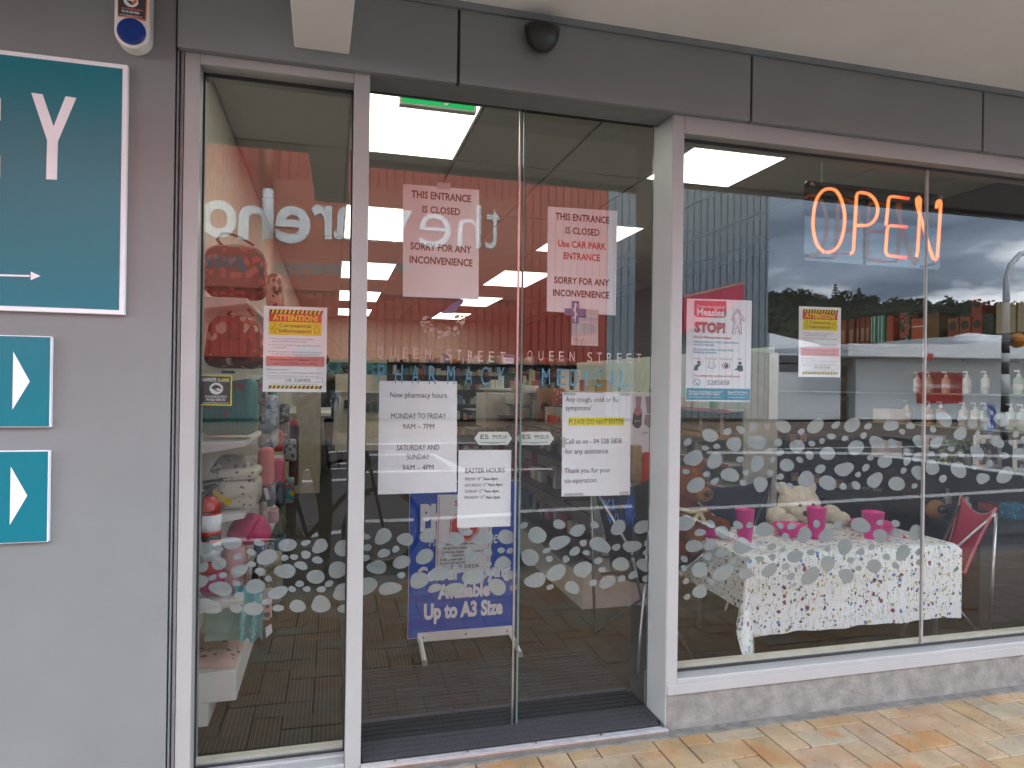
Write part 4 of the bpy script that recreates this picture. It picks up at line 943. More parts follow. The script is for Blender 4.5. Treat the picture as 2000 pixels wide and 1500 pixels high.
pt = thing('scenic_picture', 'blue green scenic picture high on the wall behind the counter', 'picture', tuple(at(700, 733, 10)))
SEA = floral('scenic_print', (.05,.26,.30), [(.12,.38,.42),(.02,.10,.14)], 7, .5, .6); GRS = floral('meadow_print', (.22,.36,.08), [(.45,.50,.12),(.08,.18,.05)], 8, .5)
rect('print', SEA, 636, 760, 708, 732, 10, pt, .03); rect('print', GRS, 636, 665, 732, 780, 10, pt, .03)
# dispensary shelving ----------------------------------------------------
ds = thing('dispensary_shelf', 'long dark shelving of medicines across the back of the shop', 'shelf', tuple(at(1000, 850, 9)))
yy = 9.0
a, b = at(758, 800, yy), at(1330, 800, yy); za, zb_ = FZ, at(1000, 706, yy).z
box('back_panel', pm('dark_back', (.05,.05,.048), .8), a.x, b.x, yy+.35, yy+.4, za, zb_, ds)
zs = [at(1000, y, yy).z for y in (880, 849, 820, 790, 762, 735, 712)]; mbs = [MB() for _ in range(6)]
MEDS = [pm('pack_'+n, c, .5) for n, c in dict(white=(.66,.66,.62), cream=(.55,.48,.36), blue=(.12,.24,.42), green=(.14,.34,.20), red=(.46,.10,.08), grey=(.30,.31,.31)).items()]
rq = random.Random(9)
for z in zs:
    box('shelf_board', pm('dark_shelf', (.07,.065,.06), .6), a.x, b.x, yy, yy+.35, z-.012, z, ds)
    x = a.x+.02
    while x < b.x-.1:
        w = rq.uniform(.035, .10); h = rq.uniform(.06, .16)
        if rq.random() < .86: mbs[rq.choices(range(6), (7, 3, 1.5, 1, 1, 2))[0]].box(x, x+w*.9, yy+rq.uniform(.02, .1), yy+.3, z, z+h)
        x += w
for mm, m_ in zip(MEDS, mbs): tag(m_.build('medicine_packs', mm, ds, weld=False), kind='stuff')
def signboard(lab, x0, x1, y0, y1, Y, mat, txt, tm, tx0, tx1, ty, th):
    s = thing('hanging_board', lab, 'sign', tuple(at((x0+x1)/2, y1, Y))); rect('board', mat, x0, x1, y0, y1, Y, s, .02)
    if txt: T(txt, tx0, tx1, ty, th, Y-.002, tm, s, -.012)
signboard('dark red board reading colour above the cosmetics', 1014, 1062, 729, 763, 7.0, pm('maroon_board', (.16,.02,.03), .5), 'colour', pm('pale_board_print', (.40,.28,.26), .6), 1021, 1068, 744, 13)
signboard('dark green board with faint lettering beside the maroon board', 984, 1008, 729, 759, 7.0, pm('dark_green_board', (.02,.08,.05), .5), 'colo', pm('green_board_print', (.06,.16,.10), .6), 987, 1003, 744, 9)
cs = thing('camera_notice', 'small blue and white notice on the glass beside the door edge', 'notice', tuple(at(993, 708, YD+.0125)))
rect('notice_card', PAPER, 984, 1003.5, 693, 710, YD+.0125, cs); rect('heading_band', SLATE, 984.5, 1003, 693.5, 698.5, YD+.012, cs, .0002); T('NO.5', 987, 1000, 703, 5, YD+.0118, INK, cs)
# ---- white slatwall gondola behind the doors ---------------------------
XG, YG = gz(1137, 1191, FZ).x, gz(1137, 1191, FZ).y
xg1 = at(1300, 1180, YG).x
gd = thing('shop_gondola', 'white slatwall gondola with glass shelves seen through the right door', 'shelf unit', (XG, YG, FZ))
zt = at(1137, 772, YG).z
box('base', WHITE, XG-.0, xg1, YG, YG+3.6, FZ, .22, gd, .003)
spx = XG+.16
ns_ = 11
for i in range(ns_):
    z = .24+i*(zt-.24)/ns_; box('slat_panel', SLAT, spx, spx+.1, YG+.01, YG+3.5, z+.004, z+(zt-.24)/ns_-.006, gd)
    box('slat_panel', SLAT, spx-.04, xg1-.1, YG-.004, YG+.02, z+.004, z+(zt-.24)/ns_-.006, gd)
box('slat_core', pm('slat_groove', (.12,.115,.10), .7), spx+.006, spx+.094, YG+.02, YG+3.49, .22, zt, gd); box('slat_core', pm('slat_groove', (0,0,0)), spx-.035, xg1-.105, YG+.0205, YG+.03, .22, zt, gd)
box('post', ALU, spx-.09, spx-.045, YG-.006, YG+.03, .2, zt+.01, gd)
for z in (.42, .66, .90, 1.10):
    for j in range(3): box('shelf_board', BLACK, spx-.24, spx, YG+.15+j*1.13, YG+1.22+j*1.13, z-.008, z, gd)
GC = MEDS+[pm('pack_pink', (.55,.14,.28), .5), pm('pack_purple', (.22,.10,.34), .5), pm('pack_gold', (.42,.28,.08), .35)]
PRO = {}
def pack(kind, mi):
    key = (kind, mi)
    if key in PRO: return PRO[key]
    mb = MB()
    if kind == 'box': mb.box(-.026, .026, -.02, .02, 0, .11)
    elif kind == 'wide': mb.box(-.045, .045, -.025, .025, 0, .075)
    elif kind == 'tall': mb.box(-.02, .02, -.02, .02, 0, .15)
    elif kind == 'bottle': mb.lathe([(.02,0),(.022,.006),(.022,.085),(.009,.1),(.009,.115),(.011,.116),(.011,.13),(.0,.131)], (0,0,0), 10)
    elif kind == 'jar': mb.lathe([(.028,0),(.03,.005),(.03,.05),(.031,.051),(.031,.07),(0,.071)], (0,0,0), 12)
    elif kind == 'tube': mb.lathe([(.012,0),(.012,.02),(.02,.022),(.017,.11),(.004,.115)], (0,0,0), 10, 1, .7)
    me = mb.mesh('pack', [GC[mi]], smooth=False); 
    if kind in ('bottle', 'jar', 'tube'): auto(me)
    PRO[key] = me; return me
NPK = [0]
KN = dict(box='small_carton', wide='wide_carton', tall='tall_carton', bottle='bottle', jar='jar', tube='cosmetic_tube')
COLN = ['white','cream','blue','green','red','grey','pink','purple','gold']
def row(x0, y0, x1, y1, z, where, n, rz, jitter=.01, kinds=('box','wide','tall','bottle','jar','tube'), cols=None, p=.85):
    for i in range(n):
        if rq.random() > p: continue
        u = (i+.5)/n; kd = kinds[(i//3+int(z*10)) % len(kinds)] if rq.random() < .75 else rq.choice(kinds); mi = rq.choice(cols) if cols else rq.choices(range(9), (5,3,2,2,2,2,2,1,1))[0]
        o = bpy.data.objects.new(KN[kd], pack(kd, mi)); COL.objects.link(o); NPK[0] += 1
        o.location = (x0+(x1-x0)*u+rq.uniform(-jitter, jitter), y0+(y1-y0)*u+rq.uniform(-jitter, jitter), z); o.rotation_euler = (0, 0, rz+rq.uniform(-.12, .12))
        s = rq.uniform(.85, 1.25); o.scale = (s, s, s*rq.uniform(.9, 1.15))
        tag(o, '%s %s on the %s' % (COLN[mi], KN[kd].replace('_', ' '), where), KN[kd].replace('_', ' '), '%s %ss on the %s' % (COLN[mi], KN[kd].replace('_', ' '), where))
for z, w in ((.42, 'lowest black shelf of the white gondola'), (.66, 'second black shelf of the white gondola'), (.90, 'third black shelf of the white gondola'), (1.10, 'top black shelf of the white gondola')):
    row(spx-.12, YG+.2, spx-.12, YG+2.6, z, w, 15, math.pi/2, .02)
row(spx-.2, YG+.1, spx-.2, YG+3.2, zt+.0, 'top edge of the white gondola', 14, 0, .02, ('tall','box','bottle')) if False else None
# cartons and lamp stand tops along the gondola
box('top_ledge', WHITE, spx-.05, xg1-.1, YG, YG+3.5, zt, zt+.02, gd)
row(spx+.05, YG+.15, spx+.05, YG+3.3, zt+.02, 'top ledge of the white gondola', 20, 0, .02)
for lab, nm, px0, px1, pt_, pb, Y, mm, dp in (
  ('tall brown card stand with dark round emblem on gondola', 'card_stand', 1049, 1078, 758, 822, YG+.9, pm('kraft_card', (.34,.20,.11), .7), .03),
  ('white card box standing beside the brown card stand', 'carton', 1026, 1052, 753, 767, YG+1.4, WHITE, .1),
  ('cream white tall cabinet box in front of the dispensary', 'cabinet', 948, 1001, 768, 835, YG+1.9, SLAT, .4),
  ('white low cabinet box left of the card stand', 'cabinet', 1004, 1038, 768, 790, YG+1.6, SLAT, .3),
  ('salmon pink gift box with lash print by the door edge', 'gift_box', 1012, 1026, 797, 820, YG+1.2, pm('salmon_print', (.48,.22,.16), .6), .1),
  ('red and cream patterned tissue box on the gondola', 'tissue_box', 1086, 1104, 758, 792, YG+.7, floral('red_pattern', (.45,.10,.09), [(.6,.5,.4)], 40, .4), .1),
  ('pale yellow cloth bag on top of the cabinet', 'pouch', 1005, 1022, 750, 768, YG+1.6, pm('pale_yellow_cloth', (.50,.44,.26), .8), .1),
  ('small red box on the gondola shelf', 'carton', 1073, 1084, 811, 827, YG+.6, RED, .05), ('small pink and white box on the gondola shelf', 'carton', 1085, 1097, 811, 827, YG+.6, PINKP, .05)):
    t = goods(nm, lab, nm.replace('_', ' '), px0, px1, pt_, pb, Y, mm, dp, .002, 1)
    if nm == 'card_stand':
        c = at(1064, 795, Y); k = pxm(c); MB().prism([(c.x+8.5*k*math.cos(i*.45), c.z+9*k*math.sin(i*.45)) for i in range(14)], Y-.001, Y).build('emblem', CALD, t)
# slipper advert and hanging hot water bottles on the gondola end
Y = YG-.02
ad = thing('slipper_advert', 'white advert panel of striped slippers above the beige bottle cover', 'poster', tuple(at(1255, 895, Y)))
rect('panel', PAPER, 1226, 1300, 773, 892, Y, ad, .01); Yq = Y-.001
LIL = pm('lilac_print', (.42,.30,.42), .7); ROS = pm('rose_print', (.62,.26,.34), .7); BRN = pm('dark_slipper_print', (.13,.10,.11), .7); TAU = pm('taupe_print', (.42,.30,.32), .7)
P4('picture', LIL, [(1241,774),(1253,774),(1251,800),(1243,800)], Yq, ad); P4('picture', ROS, [(1240,796),(1250,792),(1255,806),(1246,812),(1238,808)], Yq-.0004, ad); P4('picture', BRN, [(1237,806),(1246,811),(1254,806),(1253,830),(1247,837),(1240,835),(1235,828)], Yq, ad)
P4('picture', LIL, [(1260,774),(1275,774),(1272,808),(1264,808)], Yq, ad); P4('picture', TAU, [(1260,810),(1277,809),(1279,828),(1268,836),(1258,828)], Yq-.0004, ad)
T('slum', 1255, 1281, 845, 5.5, Yq-.0004, INK, ad, -.005); T("Nap' Oa!", 1239, 1250, 822, 3.5, Yq-.0008, PAPER, ad)
goods('bottle_cover', 'beige fleece hot water bottle cover hanging on the gondola end', 'cover', 1231, 1257, 870, 942, YG-.08, pm('beige_fleece', (.42,.29,.16), .95, 0, .2, 30, .6), .05, .012, .8)
goods('bottle_cover', 'red hot water bottle cover hanging beside the beige one', 'cover', 1254, 1290, 884, 945, YG-.09, pm('red_fleece', (.60,.05,.035), .9, 0, .12, 20, .4), .05, .014, .7)
# ---- pale gondola with pink edged shelves -------------------------------
X2, Y2, X3 = 2.80, 1.8, 3.06
g2 = thing('shop_gondola', 'pale green gondola with pink price strips behind the measles poster', 'shelf unit', (X2, Y2, FZ))
box('end_panel', MINT, X2+.04, X3+.04, Y2, Y2+.03, FZ, 1.62, g2); box('spine', MINT, X2+.24, X2+.29, Y2+.03, Y2+4, FZ, 1.66, g2); box('base', WHITE, X2, X3, Y2+.03, Y2+4, FZ, .16, g2)
box('upper_panel', MINT, X2+.1, X2+.29, Y2+.4, Y2+1.5, 1.16, 1.60, g2)
PST = pm('pink_price_strip', (.52,.20,.27), .5); TAN_ = pm('tan_shelf', (.34,.20,.10), .5)
for i, z in enumerate((.26, .44, .62, .80, 1.0, 1.2)):
    box('shelf_board', TAN_ if i == 4 else WHITE, X2, X2+.24, Y2+.15, Y2+3.9, z-.012, z, g2); box('price_strip', TAN_ if i == 4 else PST, X2-.006, X2, Y2+.15, Y2+3.9, z-.022, z+.004, g2)
    row(X2+.09, Y2+.25, X2+.09, Y2+3.2, z, ['lowest', 'second', 'third', 'fourth', 'tan', 'top'][i]+' shelf of the pale gondola', 16, math.pi/2, .025, ('box','wide','tube','bottle'), [0,1,5,5,8,5,3])
for i, (px0, pt_, pb) in enumerate(((1541,845,868),(1562,845,870),(1545,921,965),(1567,925,965),(1586,925,965),(1608,930,965),(1632,935,965))):
    o = goods('bath_salt_bag', 'navy bath salt bag with cream label, %s' % ('upper left of the pair near the gondola end','upper right of the pair near the gondola end','leftmost of the lower row above the white bear','second of the lower row above the white bear','third of the lower row above the white bear','fourth of the lower row above the white bear','last of the lower row above the white bear')[i], 'bag', px0-2, px0+17, pt_-8, pb+12, 2.055, pm('navy_bag', (.02,.03,.09), .4), .04, .008, .95, group='navy bath salt bags')
    yy = 2.0535; rect('label_patch', pm('cream_label', (.45,.33,.22), .6), px0+1, px0+14, pt_+2, pt_+18, yy, o, .001); T('Dr Teals', px0+2, px0+13, pt_+6, 4, yy-.0004, INK, o, .01)
dpn = thing('display_stand', 'charcoal slatwall display stand hung with navy bath salt bags', 'display', (3.5, 2.12, FZ))
box('panel_core', pm('black_groove', (.015,.016,.018), .7), 3.12, 3.98, 2.13, 2.16, FZ, 1.32, dpn)
for i in range(9): box('slat_panel', CHAR, 3.12, 3.98, 2.112, 2.13, .06+i*.14, .193+i*.14, dpn)
# ---- right wall shelves -------------------------------------------------
rw = thing('wall_shelf', 'charcoal slatwall display along the right wall of the shop', 'shelf', (XR, 3, FZ)); XS = 3.93
YA, YZ = .5, 6.6
zts = gx(1850, 659, XS).z; ztb = zts
box('back_panel', CHAR, XR-.02, XR-.0005, YA, YZ, FZ, 2.2, rw)
for i in range(12): box('slat_panel', CHAR, XR-.03, XR-.02, YA, YZ, .1+i*.17, .26+i*.17, rw)
box('shelf_board', pm('black_shelf', (.02,.022,.022), .6), XS, XR-.03, YA, YZ, zts-.03, zts, rw)
GLS = pm('glass_shelf', (.30,.36,.34), .15)
zsh = [gx(1850, y, XS).z for y in (768, 833, 905, 1010)]
for z in zsh: box('shelf_board', GLS, XS+.02, XR-.03, YA, YZ, z-.01, z, rw)
box('base', CHAR, XS-.05, XR-.03, YA, YZ, FZ, .2, rw)
# big cartons on the top shelf, each its own box
def carton(lab, px0, px1, htop, mat, group, dsc=None, base=None, deco=None):
    p0, p1 = gx(px0, 660, XS+.01), gx(px1, 660, XS+.01); y0, y1 = min(p0.y, p1.y), max(p0.y, p1.y); z = zts if base is None else base
    t = thing('carton', lab, 'box', (XS+.08, (y0+y1)/2, z), group)
    box('box_body', mat, XS+.01, XS+.15, y0+.003, y1-.003, z, z+htop, t, .002)
    if deco == 'ring':
        cy_, cz_, r = (y0+y1)/2, z+htop*.58, min(htop*.33, (y1-y0)*.34); MB().add([(XS+.0085, cy_+r*math.cos(i*.3927), cz_+r*math.sin(i*.3927)) for i in range(16)], [tuple(range(16))]).build('emblem', pm('dark_emblem', (.03,.03,.025), .5), t)
    if deco == 'stripe':
        for f in (.33, .8): box('print_stripe', PAPER, XS+.0085, XS+.0095, y0+(y1-y0)*f, y0+(y1-y0)*f+.006, z+.004, z+htop-.004, t)
    if deco == 'panel': box('print_panel', pm('skin_print', (.42,.22,.16), .6), XS+.0085, XS+.0095, y0+(y1-y0)*.2, y1-(y1-y0)*.2, z+.02, z+htop*.6, t)
    if deco == 'band': box('print_panel', PAPER, XS+.0085, XS+.0095, y0+.01, y1-.01, z+htop*.62, z+htop*.66, t)
    return t
BR = pm('dark_red_carton', (.26,.045,.03), .5); TC = pm('teal_carton', (.06,.28,.24), .5); OR = pm('red_carton', (.46,.07,.03), .5); KR = pm('taupe_carton', (.34,.29,.20), .6); DB = pm('brown_carton', (.16,.07,.03), .5)
H = .20
for i, (a, b) in enumerate(((1640,1653),(1657,1668),(1672,1678),(1680,1689),(1690,1699))): carton('narrow dark red portrait box, %s from the left before the teal boxes' % ('first','second','third','fourth','fifth')[i], a, b, H, BR, 'narrow portrait boxes', deco='panel')
carton('teal box with pale stripes, left of two on the top shelf', 1700, 1712, H, TC, 'teal boxes', deco='stripe'); carton('teal box with pale stripes, right of two on the top shelf', 1713, 1728, H, TC, 'teal boxes', deco='stripe')
carton('tall orange red box right of the teal boxes', 1731, 1744, H*.95, OR, 'cartons on the top shelf'); carton('dark mottled box with red figure', 1756, 1777, H, floral('mottled_box', (.06,.05,.05), [(.40,.07,.07),(.25,.18,.16)], 30, .5), 'cartons on the top shelf')
carton('squat plain red box near the pane joint', 1779, 1805, H*.72, OR, 'cartons on the top shelf', deco='band'); carton('brown box with gold strip right of the pane joint', 1808, 1834, H*.85, DB, 'cartons on the top shelf')
for i, (a, b) in enumerate(((1850,1872),(1873,1896),(1897,1919))): carton('small rust box with dark round print, %s of the three in a row' % ('left', 'middle', 'right')[i], a, b, .125, BR, 'rust boxes with round print', deco='ring')
carton('rust box with round print stacked on the row of three', 1896, 1918, .125, BR, 'rust boxes with round print', base=zts+.126, deco='ring')
carton('black box with yellow logo beside the rust boxes', 1920, 1940, .13, BLACK, 'cartons on the top shelf'); carton('large taupe box with brown tree print near the lamp post reflection', 1944, 1984, .185, KR, 'cartons on the top shelf'); carton('largest taupe box at the right frame edge', 1986, 2040, .24, KR, 'cartons on the top shelf')
# bottles with pumps, jars and tubes on the glass shelves
PUMP = None
def pump(px_, py_, mat, lab, s=1.):
    p = gx(px_, py_, XS+.1); t = thing('pump_bottle', lab, 'bottle', tuple(p), 'pump bottles on the right wall shelves')
    c = tuple(p); MB().lathe([(.026*s,0),(.028*s,.006),(.028*s,.105*s),(.012*s,.12*s)], c, 14).build('bottle_body', mat, t, smooth=True)
    MB().lathe([(.012*s,.118*s),(.012*s,.135*s),(.004*s,.136*s),(.004*s,.155*s)], c, 10).build('pump_collar', WHITE, t)
    MB().tube([Vector(c)+Vector((.004,0,.157*s)), Vector(c)+Vector((-.004,.03*s,.157*s))], .006*s, 6).build('pump_head', WHITE, t)
    MB().lathe([(.0285*s,.03*s),(.0285*s,.07*s)], c, 14).build('label_band', WHITE, t, smooth=True); return t
AMB = pm('amber_bottle', (.45,.20,.05), .25); GRN_ = pm('pale_green_bottle', (.45,.62,.46), .3); CRM = pm('cream_bottle', (.66,.60,.48), .3)
zz1, zz2 = zsh[1], zsh[0]; ORD = ('first','second','third','fourth','fifth','sixth','seventh','last')
for i, (x, mm, nm) in enumerate(((1772,CRM,'cream'),(1815,AMB,'amber'),(1838,AMB,'amber'),(1882,CRM,'cream'),(1906,CRM,'cream'),(1925,GRN_,'green'),(1975,GRN_,'green'),(1997,GRN_,'green'))):
    p = gx(x, 790, XS+.1); pump(x, 790, mm, '%s pump bottle on the middle glass shelf, %s of its row from the left' % (nm, ORD[i])).location.z += zz1-p.z
for i, (x, mm, nm) in enumerate(((1792,WHITE,'white'),(1815,GRN_,'green'),(1848,CRM,'cream'),(1889,WHITE,'white'),(1925,WHITE,'white'),(1990,GRN_,'green'))):
    p = gx(x, 710, XS+.1); pump(x, 710, mm, '%s pump bottle on the upper glass shelf, %s of its row from the left' % (nm, ORD[i]), .9).location.z += zz2-p.z
row(XS+.1, 1.0, XS+.1, 5.2, zsh[2], 'third glass shelf of the right wall', 26, 0, .03, ('jar','wide','box','jar'), [0,1,5,6,4,3,5])
row(XS+.1, 1.0, XS+.1, 4.6, zsh[3], 'lowest glass shelf of the right wall', 24, 0, .03, ('wide','jar','bottle'), [5,1,2,5,6,0])
row(XS+.13, 2.3, XS+.13, 5.6, zsh[1], 'middle glass shelf behind the pump bottles', 16, 0, .03, ('box','tube','jar'), [0,0,1,3])
# frames, big jar and packs seen right of the bears
for lab, nm, px0, px1, pt_, pb, Y, mm, dp, dec in (
  ('large cream canister with lid above the bears', 'canister', 1738, 1768, 830, 858, 1.5, CRM, .16, 0), ('white patterned gift box below the cream canister', 'gift_box', 1727, 1762, 862, 895, 1.5, WHITE, .12, 0),
  ('wide white picture frame right of the pane joint', 'picture_frame', 1808, 1848, 845, 896, 1.3, WHITE, .02, 1), ('white picture frame with grey photo behind the road sign', 'picture_frame', 1905, 1957, 855, 920, .9, WHITE, .02, 1), ('tall white frame at the right edge of the window', 'picture_frame', 1983, 2010, 856, 918, .72, WHITE, .02, 1),
  ('dark green potted plant pack between the white frames', 'plant_pack', 1858, 1900, 862, 908, 1.1, floral('leaf_print', (.07,.12,.04), [(.25,.34,.14),(.42,.42,.34)], 40, .45), .1, 0),
  ('blue bath salt jar at the right frame edge', 'jar', 1982, 2012, 945, 996, .72, floral('blue_salts', (.02,.16,.30), [(.10,.40,.55)], 60, .4), .1, 0),
  ('clear glass candle jar with red wax right of the pink chair', 'candle_jar', 1938, 1966, 950, 985, .95, pm('red_wax', (.35,.06,.06), .3), .1, 0)):
    t = goods(nm, lab, nm.replace('_', ' '), px0, px1, pt_, pb, Y, mm, dp, .004, 1)
    zb0 = t.location.z; t.location.z = min(zsh, key=lambda q: abs(q-zb0)); dz_ = t.location.z-zb0
    if dec: rect('photo', floral('grey_photo', (.08,.09,.09), [(.30,.30,.28),(.16,.15,.12)], 25, .5), px0+(px1-px0)*.16, px1-(px1-px0)*.16, pt_+(pb-pt_)*.12, pb-(pb-pt_)*.12, Y-.002, t, .001).location.z += dz_
goods('pasta_pack', 'clear pack of brown patterned soap shells right of the pink chair', 'pack', 1932, 1972, 1012, 1046, .9, floral('pack_shells', (.40,.32,.24), [(.14,.07,.05),(.6,.55,.45)], 45, .5, .25), .07, .02)
goods('pasta_pack', 'clear pack of cream shells at the right frame edge', 'pack', 1964, 2010, 1018, 1062, .72, floral('pack_cream', (.48,.40,.26), [(.62,.58,.48),(.20,.20,.30)], 45, .5, .25), .07, .02)
ld = thing('wall_ledge', 'low grey ledge under the packs at the right of the window', 'ledge', (XR-.4, .8, FZ)); box('ledge_board', CHAR, XR-.75, XR-.03, .55, 1.9, .56, .60, ld, .003); box('ledge_front', CHAR, XR-.7, XR-.03, .6, 1.85, FZ, .56, ld)
cd = goods('gift_card_box', 'white pack with green plant picture reading moisturising gel socks', 'pack', 1928, 1986, 1075, 1158, .62, PAPER, .06, .003, 1)
yy = .619; P4('picture', floral('plant_picture', (.50,.60,.52), [(.10,.25,.12),(.7,.75,.7)], 40, .45), [(1933,1105),(1985,1078),(1985,1120),(1933,1124)], yy, cd); rect('green_band', pm('green_band', (.02,.28,.10), .5), 1928.5, 1985.5, 1147, 1157.5, yy, cd, .0008)
T('MOISTURISING', 1934, 1970, 1131, 4, yy-.0005, INKG, cd); T('GEL SOCKS', 1938, 1968, 1138.5, 4, yy-.0005, INKG, cd)

# ================================================================== TEA PARTY
def skin(joints, edges, sub=2, root=0):
    """one continuous skin over a joint skeleton: joints {name: (co, r)}"""
    nm = list(joints); me = bpy.data.meshes.new('body')
    me.from_pydata([joints[n][0] for n in nm], [(nm.index(a), nm.index(b)) for a, b in edges], [])
    o = bpy.data.objects.new('body', me); COL.objects.link(o); md = o.modifiers.new('s', 'SKIN'); md.use_smooth_shade = True
    for i, n in enumerate(nm):
        r = joints[n][1]; me.skin_vertices[0].data[i].radius = r if isinstance(r, tuple) else (r, r); me.skin_vertices[0].data[i].use_root = (i == root)
    o.modifiers.new('d', 'SUBSURF').levels = sub
    bpy.context.view_layer.update(); dg = bpy.context.evaluated_depsgraph_get()
    out_ = bpy.data.meshes.new_from_object(o.evaluated_get(dg)); bpy.data.objects.remove(o); return out_
def blobmesh(ells, vox=.012, fuzz=.004, sm=True):
    mb = MB()
    for c, r in ells: mb.ell(c, r, 18, 12)
    me = mb.mesh('body', [PAPER]); o = bpy.data.objects.new('body', me); COL.objects.link(o)
    md = o.modifiers.new('r', 'REMESH'); md.mode = 'VOXEL'; md.voxel_size = vox
    s = o.modifiers.new('s', 'SMOOTH'); s.iterations = 4
    bpy.context.view_layer.update(); dg = bpy.context.evaluated_depsgraph_get()
    out_ = bpy.data.meshes.new_from_object(o.evaluated_get(dg)); bpy.data.objects.remove(o)
    for v in out_.vertices:
        n = noise.noise(v.co*55)+.6*noise.noise(v.co*140); v.co += v.normal*n*fuzz
    out_.polygons.foreach_set('use_smooth', [True]*len(out_.polygons)); return out_
def put(me, name, mat, parent):
    me.materials.clear(); me.materials.append(mat); off = wloc(parent); me.transform(Matrix.Translation(-off))
    o = bpy.data.objects.new(name, me); COL.objects.link(o); o.parent = parent; return o
TY0, TY1 = .38, .98; TZ = .572
tx0, tx1 = at(1464, 1085, TY0).x, at(1866, 1062, TY0).x
CL = floral('tablecloth_print', (.88,.89,.90), [(.20,.03,.10),(.14,.24,.52),(.12,.05,.16),(.16,.24,.08),(.55,.42,.14)], 27, .27, .7, 'UV', stem=(.34,.36,.28), dens=.25)
tb = thing('tea_table', 'low table hidden under the flowered cloth in the shop window', 'table', ((tx0+tx1)/2, (TY0+TY1)/2, FZ))
box('table_top', WOOD, tx0+.01, tx1-.01, TY0+.01, TY1-.01, TZ-.03, TZ-.004, tb)
for x in (tx0+.06, tx1-.06):
    for y in (TY0+.06, TY1-.06): MB().tube([(x, y, FZ), (x, y, TZ-.03)], .014, 8).build('leg', STEEL, tb)
tc_ = thing('tablecloth', 'white tablecloth with small wildflowers draped to one low corner', 'tablecloth', ((tx0+tx1)/2, TY0, TZ))
oF, oL, oR, oB = .385, .27, .012, .16
nx, ny = 74, 54; W_, D_ = tx1-tx0, TY1-TY0; me = bpy.data.meshes.new('cloth'); vs, fs, uv = [], [], []
def drape(u, v):
    ex = -u if u < 0 else (u-W_ if u > W_ else 0); ey = -v if v < 0 else (v-D_ if v > D_ else 0)
    x = min(max(u, 0), W_); y = min(max(v, 0), D_); sx = -1 if u < 0 else 1; sy = -1 if v < 0 else 1
    rn = .018
    def roll(e):                               # rounded fold over the table edge
        if e <= 0: return 0, 0
        q = rn*math.pi/2
        return (rn*math.sin(e/rn), rn*(1-math.cos(e/rn))) if e < q else (rn, rn+e-q)
    hx, dx = roll(ex); hy, dy = roll(ey)
    if ex > 0 and ey > 0:
        d = math.hypot(ex, ey); t = math.atan2(ey, ex)
        drop = d*.98; out_ = .42*d*math.sin(2*t)
        x += sx*(out_*math.cos(t)+rn*min(1, ex/rn)); y += sy*(out_*math.sin(t)+rn*min(1, ey/rn)); z = -drop
    else:
        z = -(dx+dy); w = (.010*math.sin(u*16+.4)+.006*math.sin(u*37+1))*min(1, dy*3.2) if ey > 0 else (.008*math.sin(v*18)+.004)*min(1, dx*3)
        x += sx*(hx+(w if ex > 0 else 0)); y += sy*(hy+(w if ey > 0 else 0))
        if ey > 0 and v < 0:                  # ironed crease near the edge
            y -= .012*math.exp(-((dy-.11)/.012)**2)
    z += .0022*math.sin(u*21+v*9)*(ex == 0 and ey == 0)
    return (tx0+x, TY0+y, TZ+z)
for j in range(ny+1):
    for i in range(nx+1):
        u = -oL+(W_+oL+oR)*i/nx; v = -oF+(D_+oF+oB)*j/ny; vs.append(drape(u, v)); uv.append((u, v))
for j in range(ny):
    for i in range(nx): a = j*(nx+1)+i; fs.append((a, a+1, a+nx+2, a+nx+1))
me.from_pydata(vs, [], fs); ul = me.uv_layers.new(name='UVMap')
for l_ in me.loops: ul.data[l_.index].uv = uv[l_.vertex_index]
me.polygons.foreach_set('use_smooth', [True]*len(me.polygons)); put(me, 'cloth', CL, tc_)
HOT = pm('hot_pink_plastic', (.85,.05,.36), .3, 0, .04, 6)
def cup(px0, px1, pt, pb, Y, lab):
    a, b = at(px0, pt, Y), at(px1, pt, Y); r = (b.x-a.x)/2; c = ((a.x+b.x)/2, Y, 0); h = at(px0, pt, Y).z-TZ
    t = thing('cup', lab, 'cup', (c[0], Y, TZ+.003), 'pink plastic cups on the tablecloth'); z = TZ+.003
    MB().lathe([(r*.74,z),(r,z+h),(r*1.02,z+h),(r*.96,z+h),(r*.70,z+.006),(.0001,z+.005)], c, 24).build('cup_body', HOT, t, smooth=True)
def bowl(px0, px1, pt, Y, lab, h=.052):
    a, b = at(px0, pt, Y), at(px1, pt, Y); r = (b.x-a.x)/2; c = ((a.x+b.x)/2, Y, 0); z = TZ+.003
    t = thing('bowl', lab, 'bowl', (c[0], Y, z), 'pink plastic bowls on the tablecloth')
    MB().lathe([(r*.62,z),(r*.80,z+h*.35),(r*.97,z+h),(r,z+h),(r*.94,z+h*.96),(r*.76,z+h*.35),(r*.55,z+.006),(.0001,z+.005)], c, 28).build('bowl_body', HOT, t, smooth=True)
cup(1439,1471,996,1038,.62,'pink cup left of the white bear'); cup(1579,1611,993,1038,.62,'pink cup in front of the white bear paw'); cup(1688,1722,1001,1046,.56,'pink cup standing in front of the right bowl')
bowl(1358,1421,1008,.80,'pink bowl at the left end of the table by the brown bear'); bowl(1514,1578,1009,.72,'pink bowl in front of the white bear'); bowl(1671,1740,1012,.70,'pink bowl behind the right pink cup')
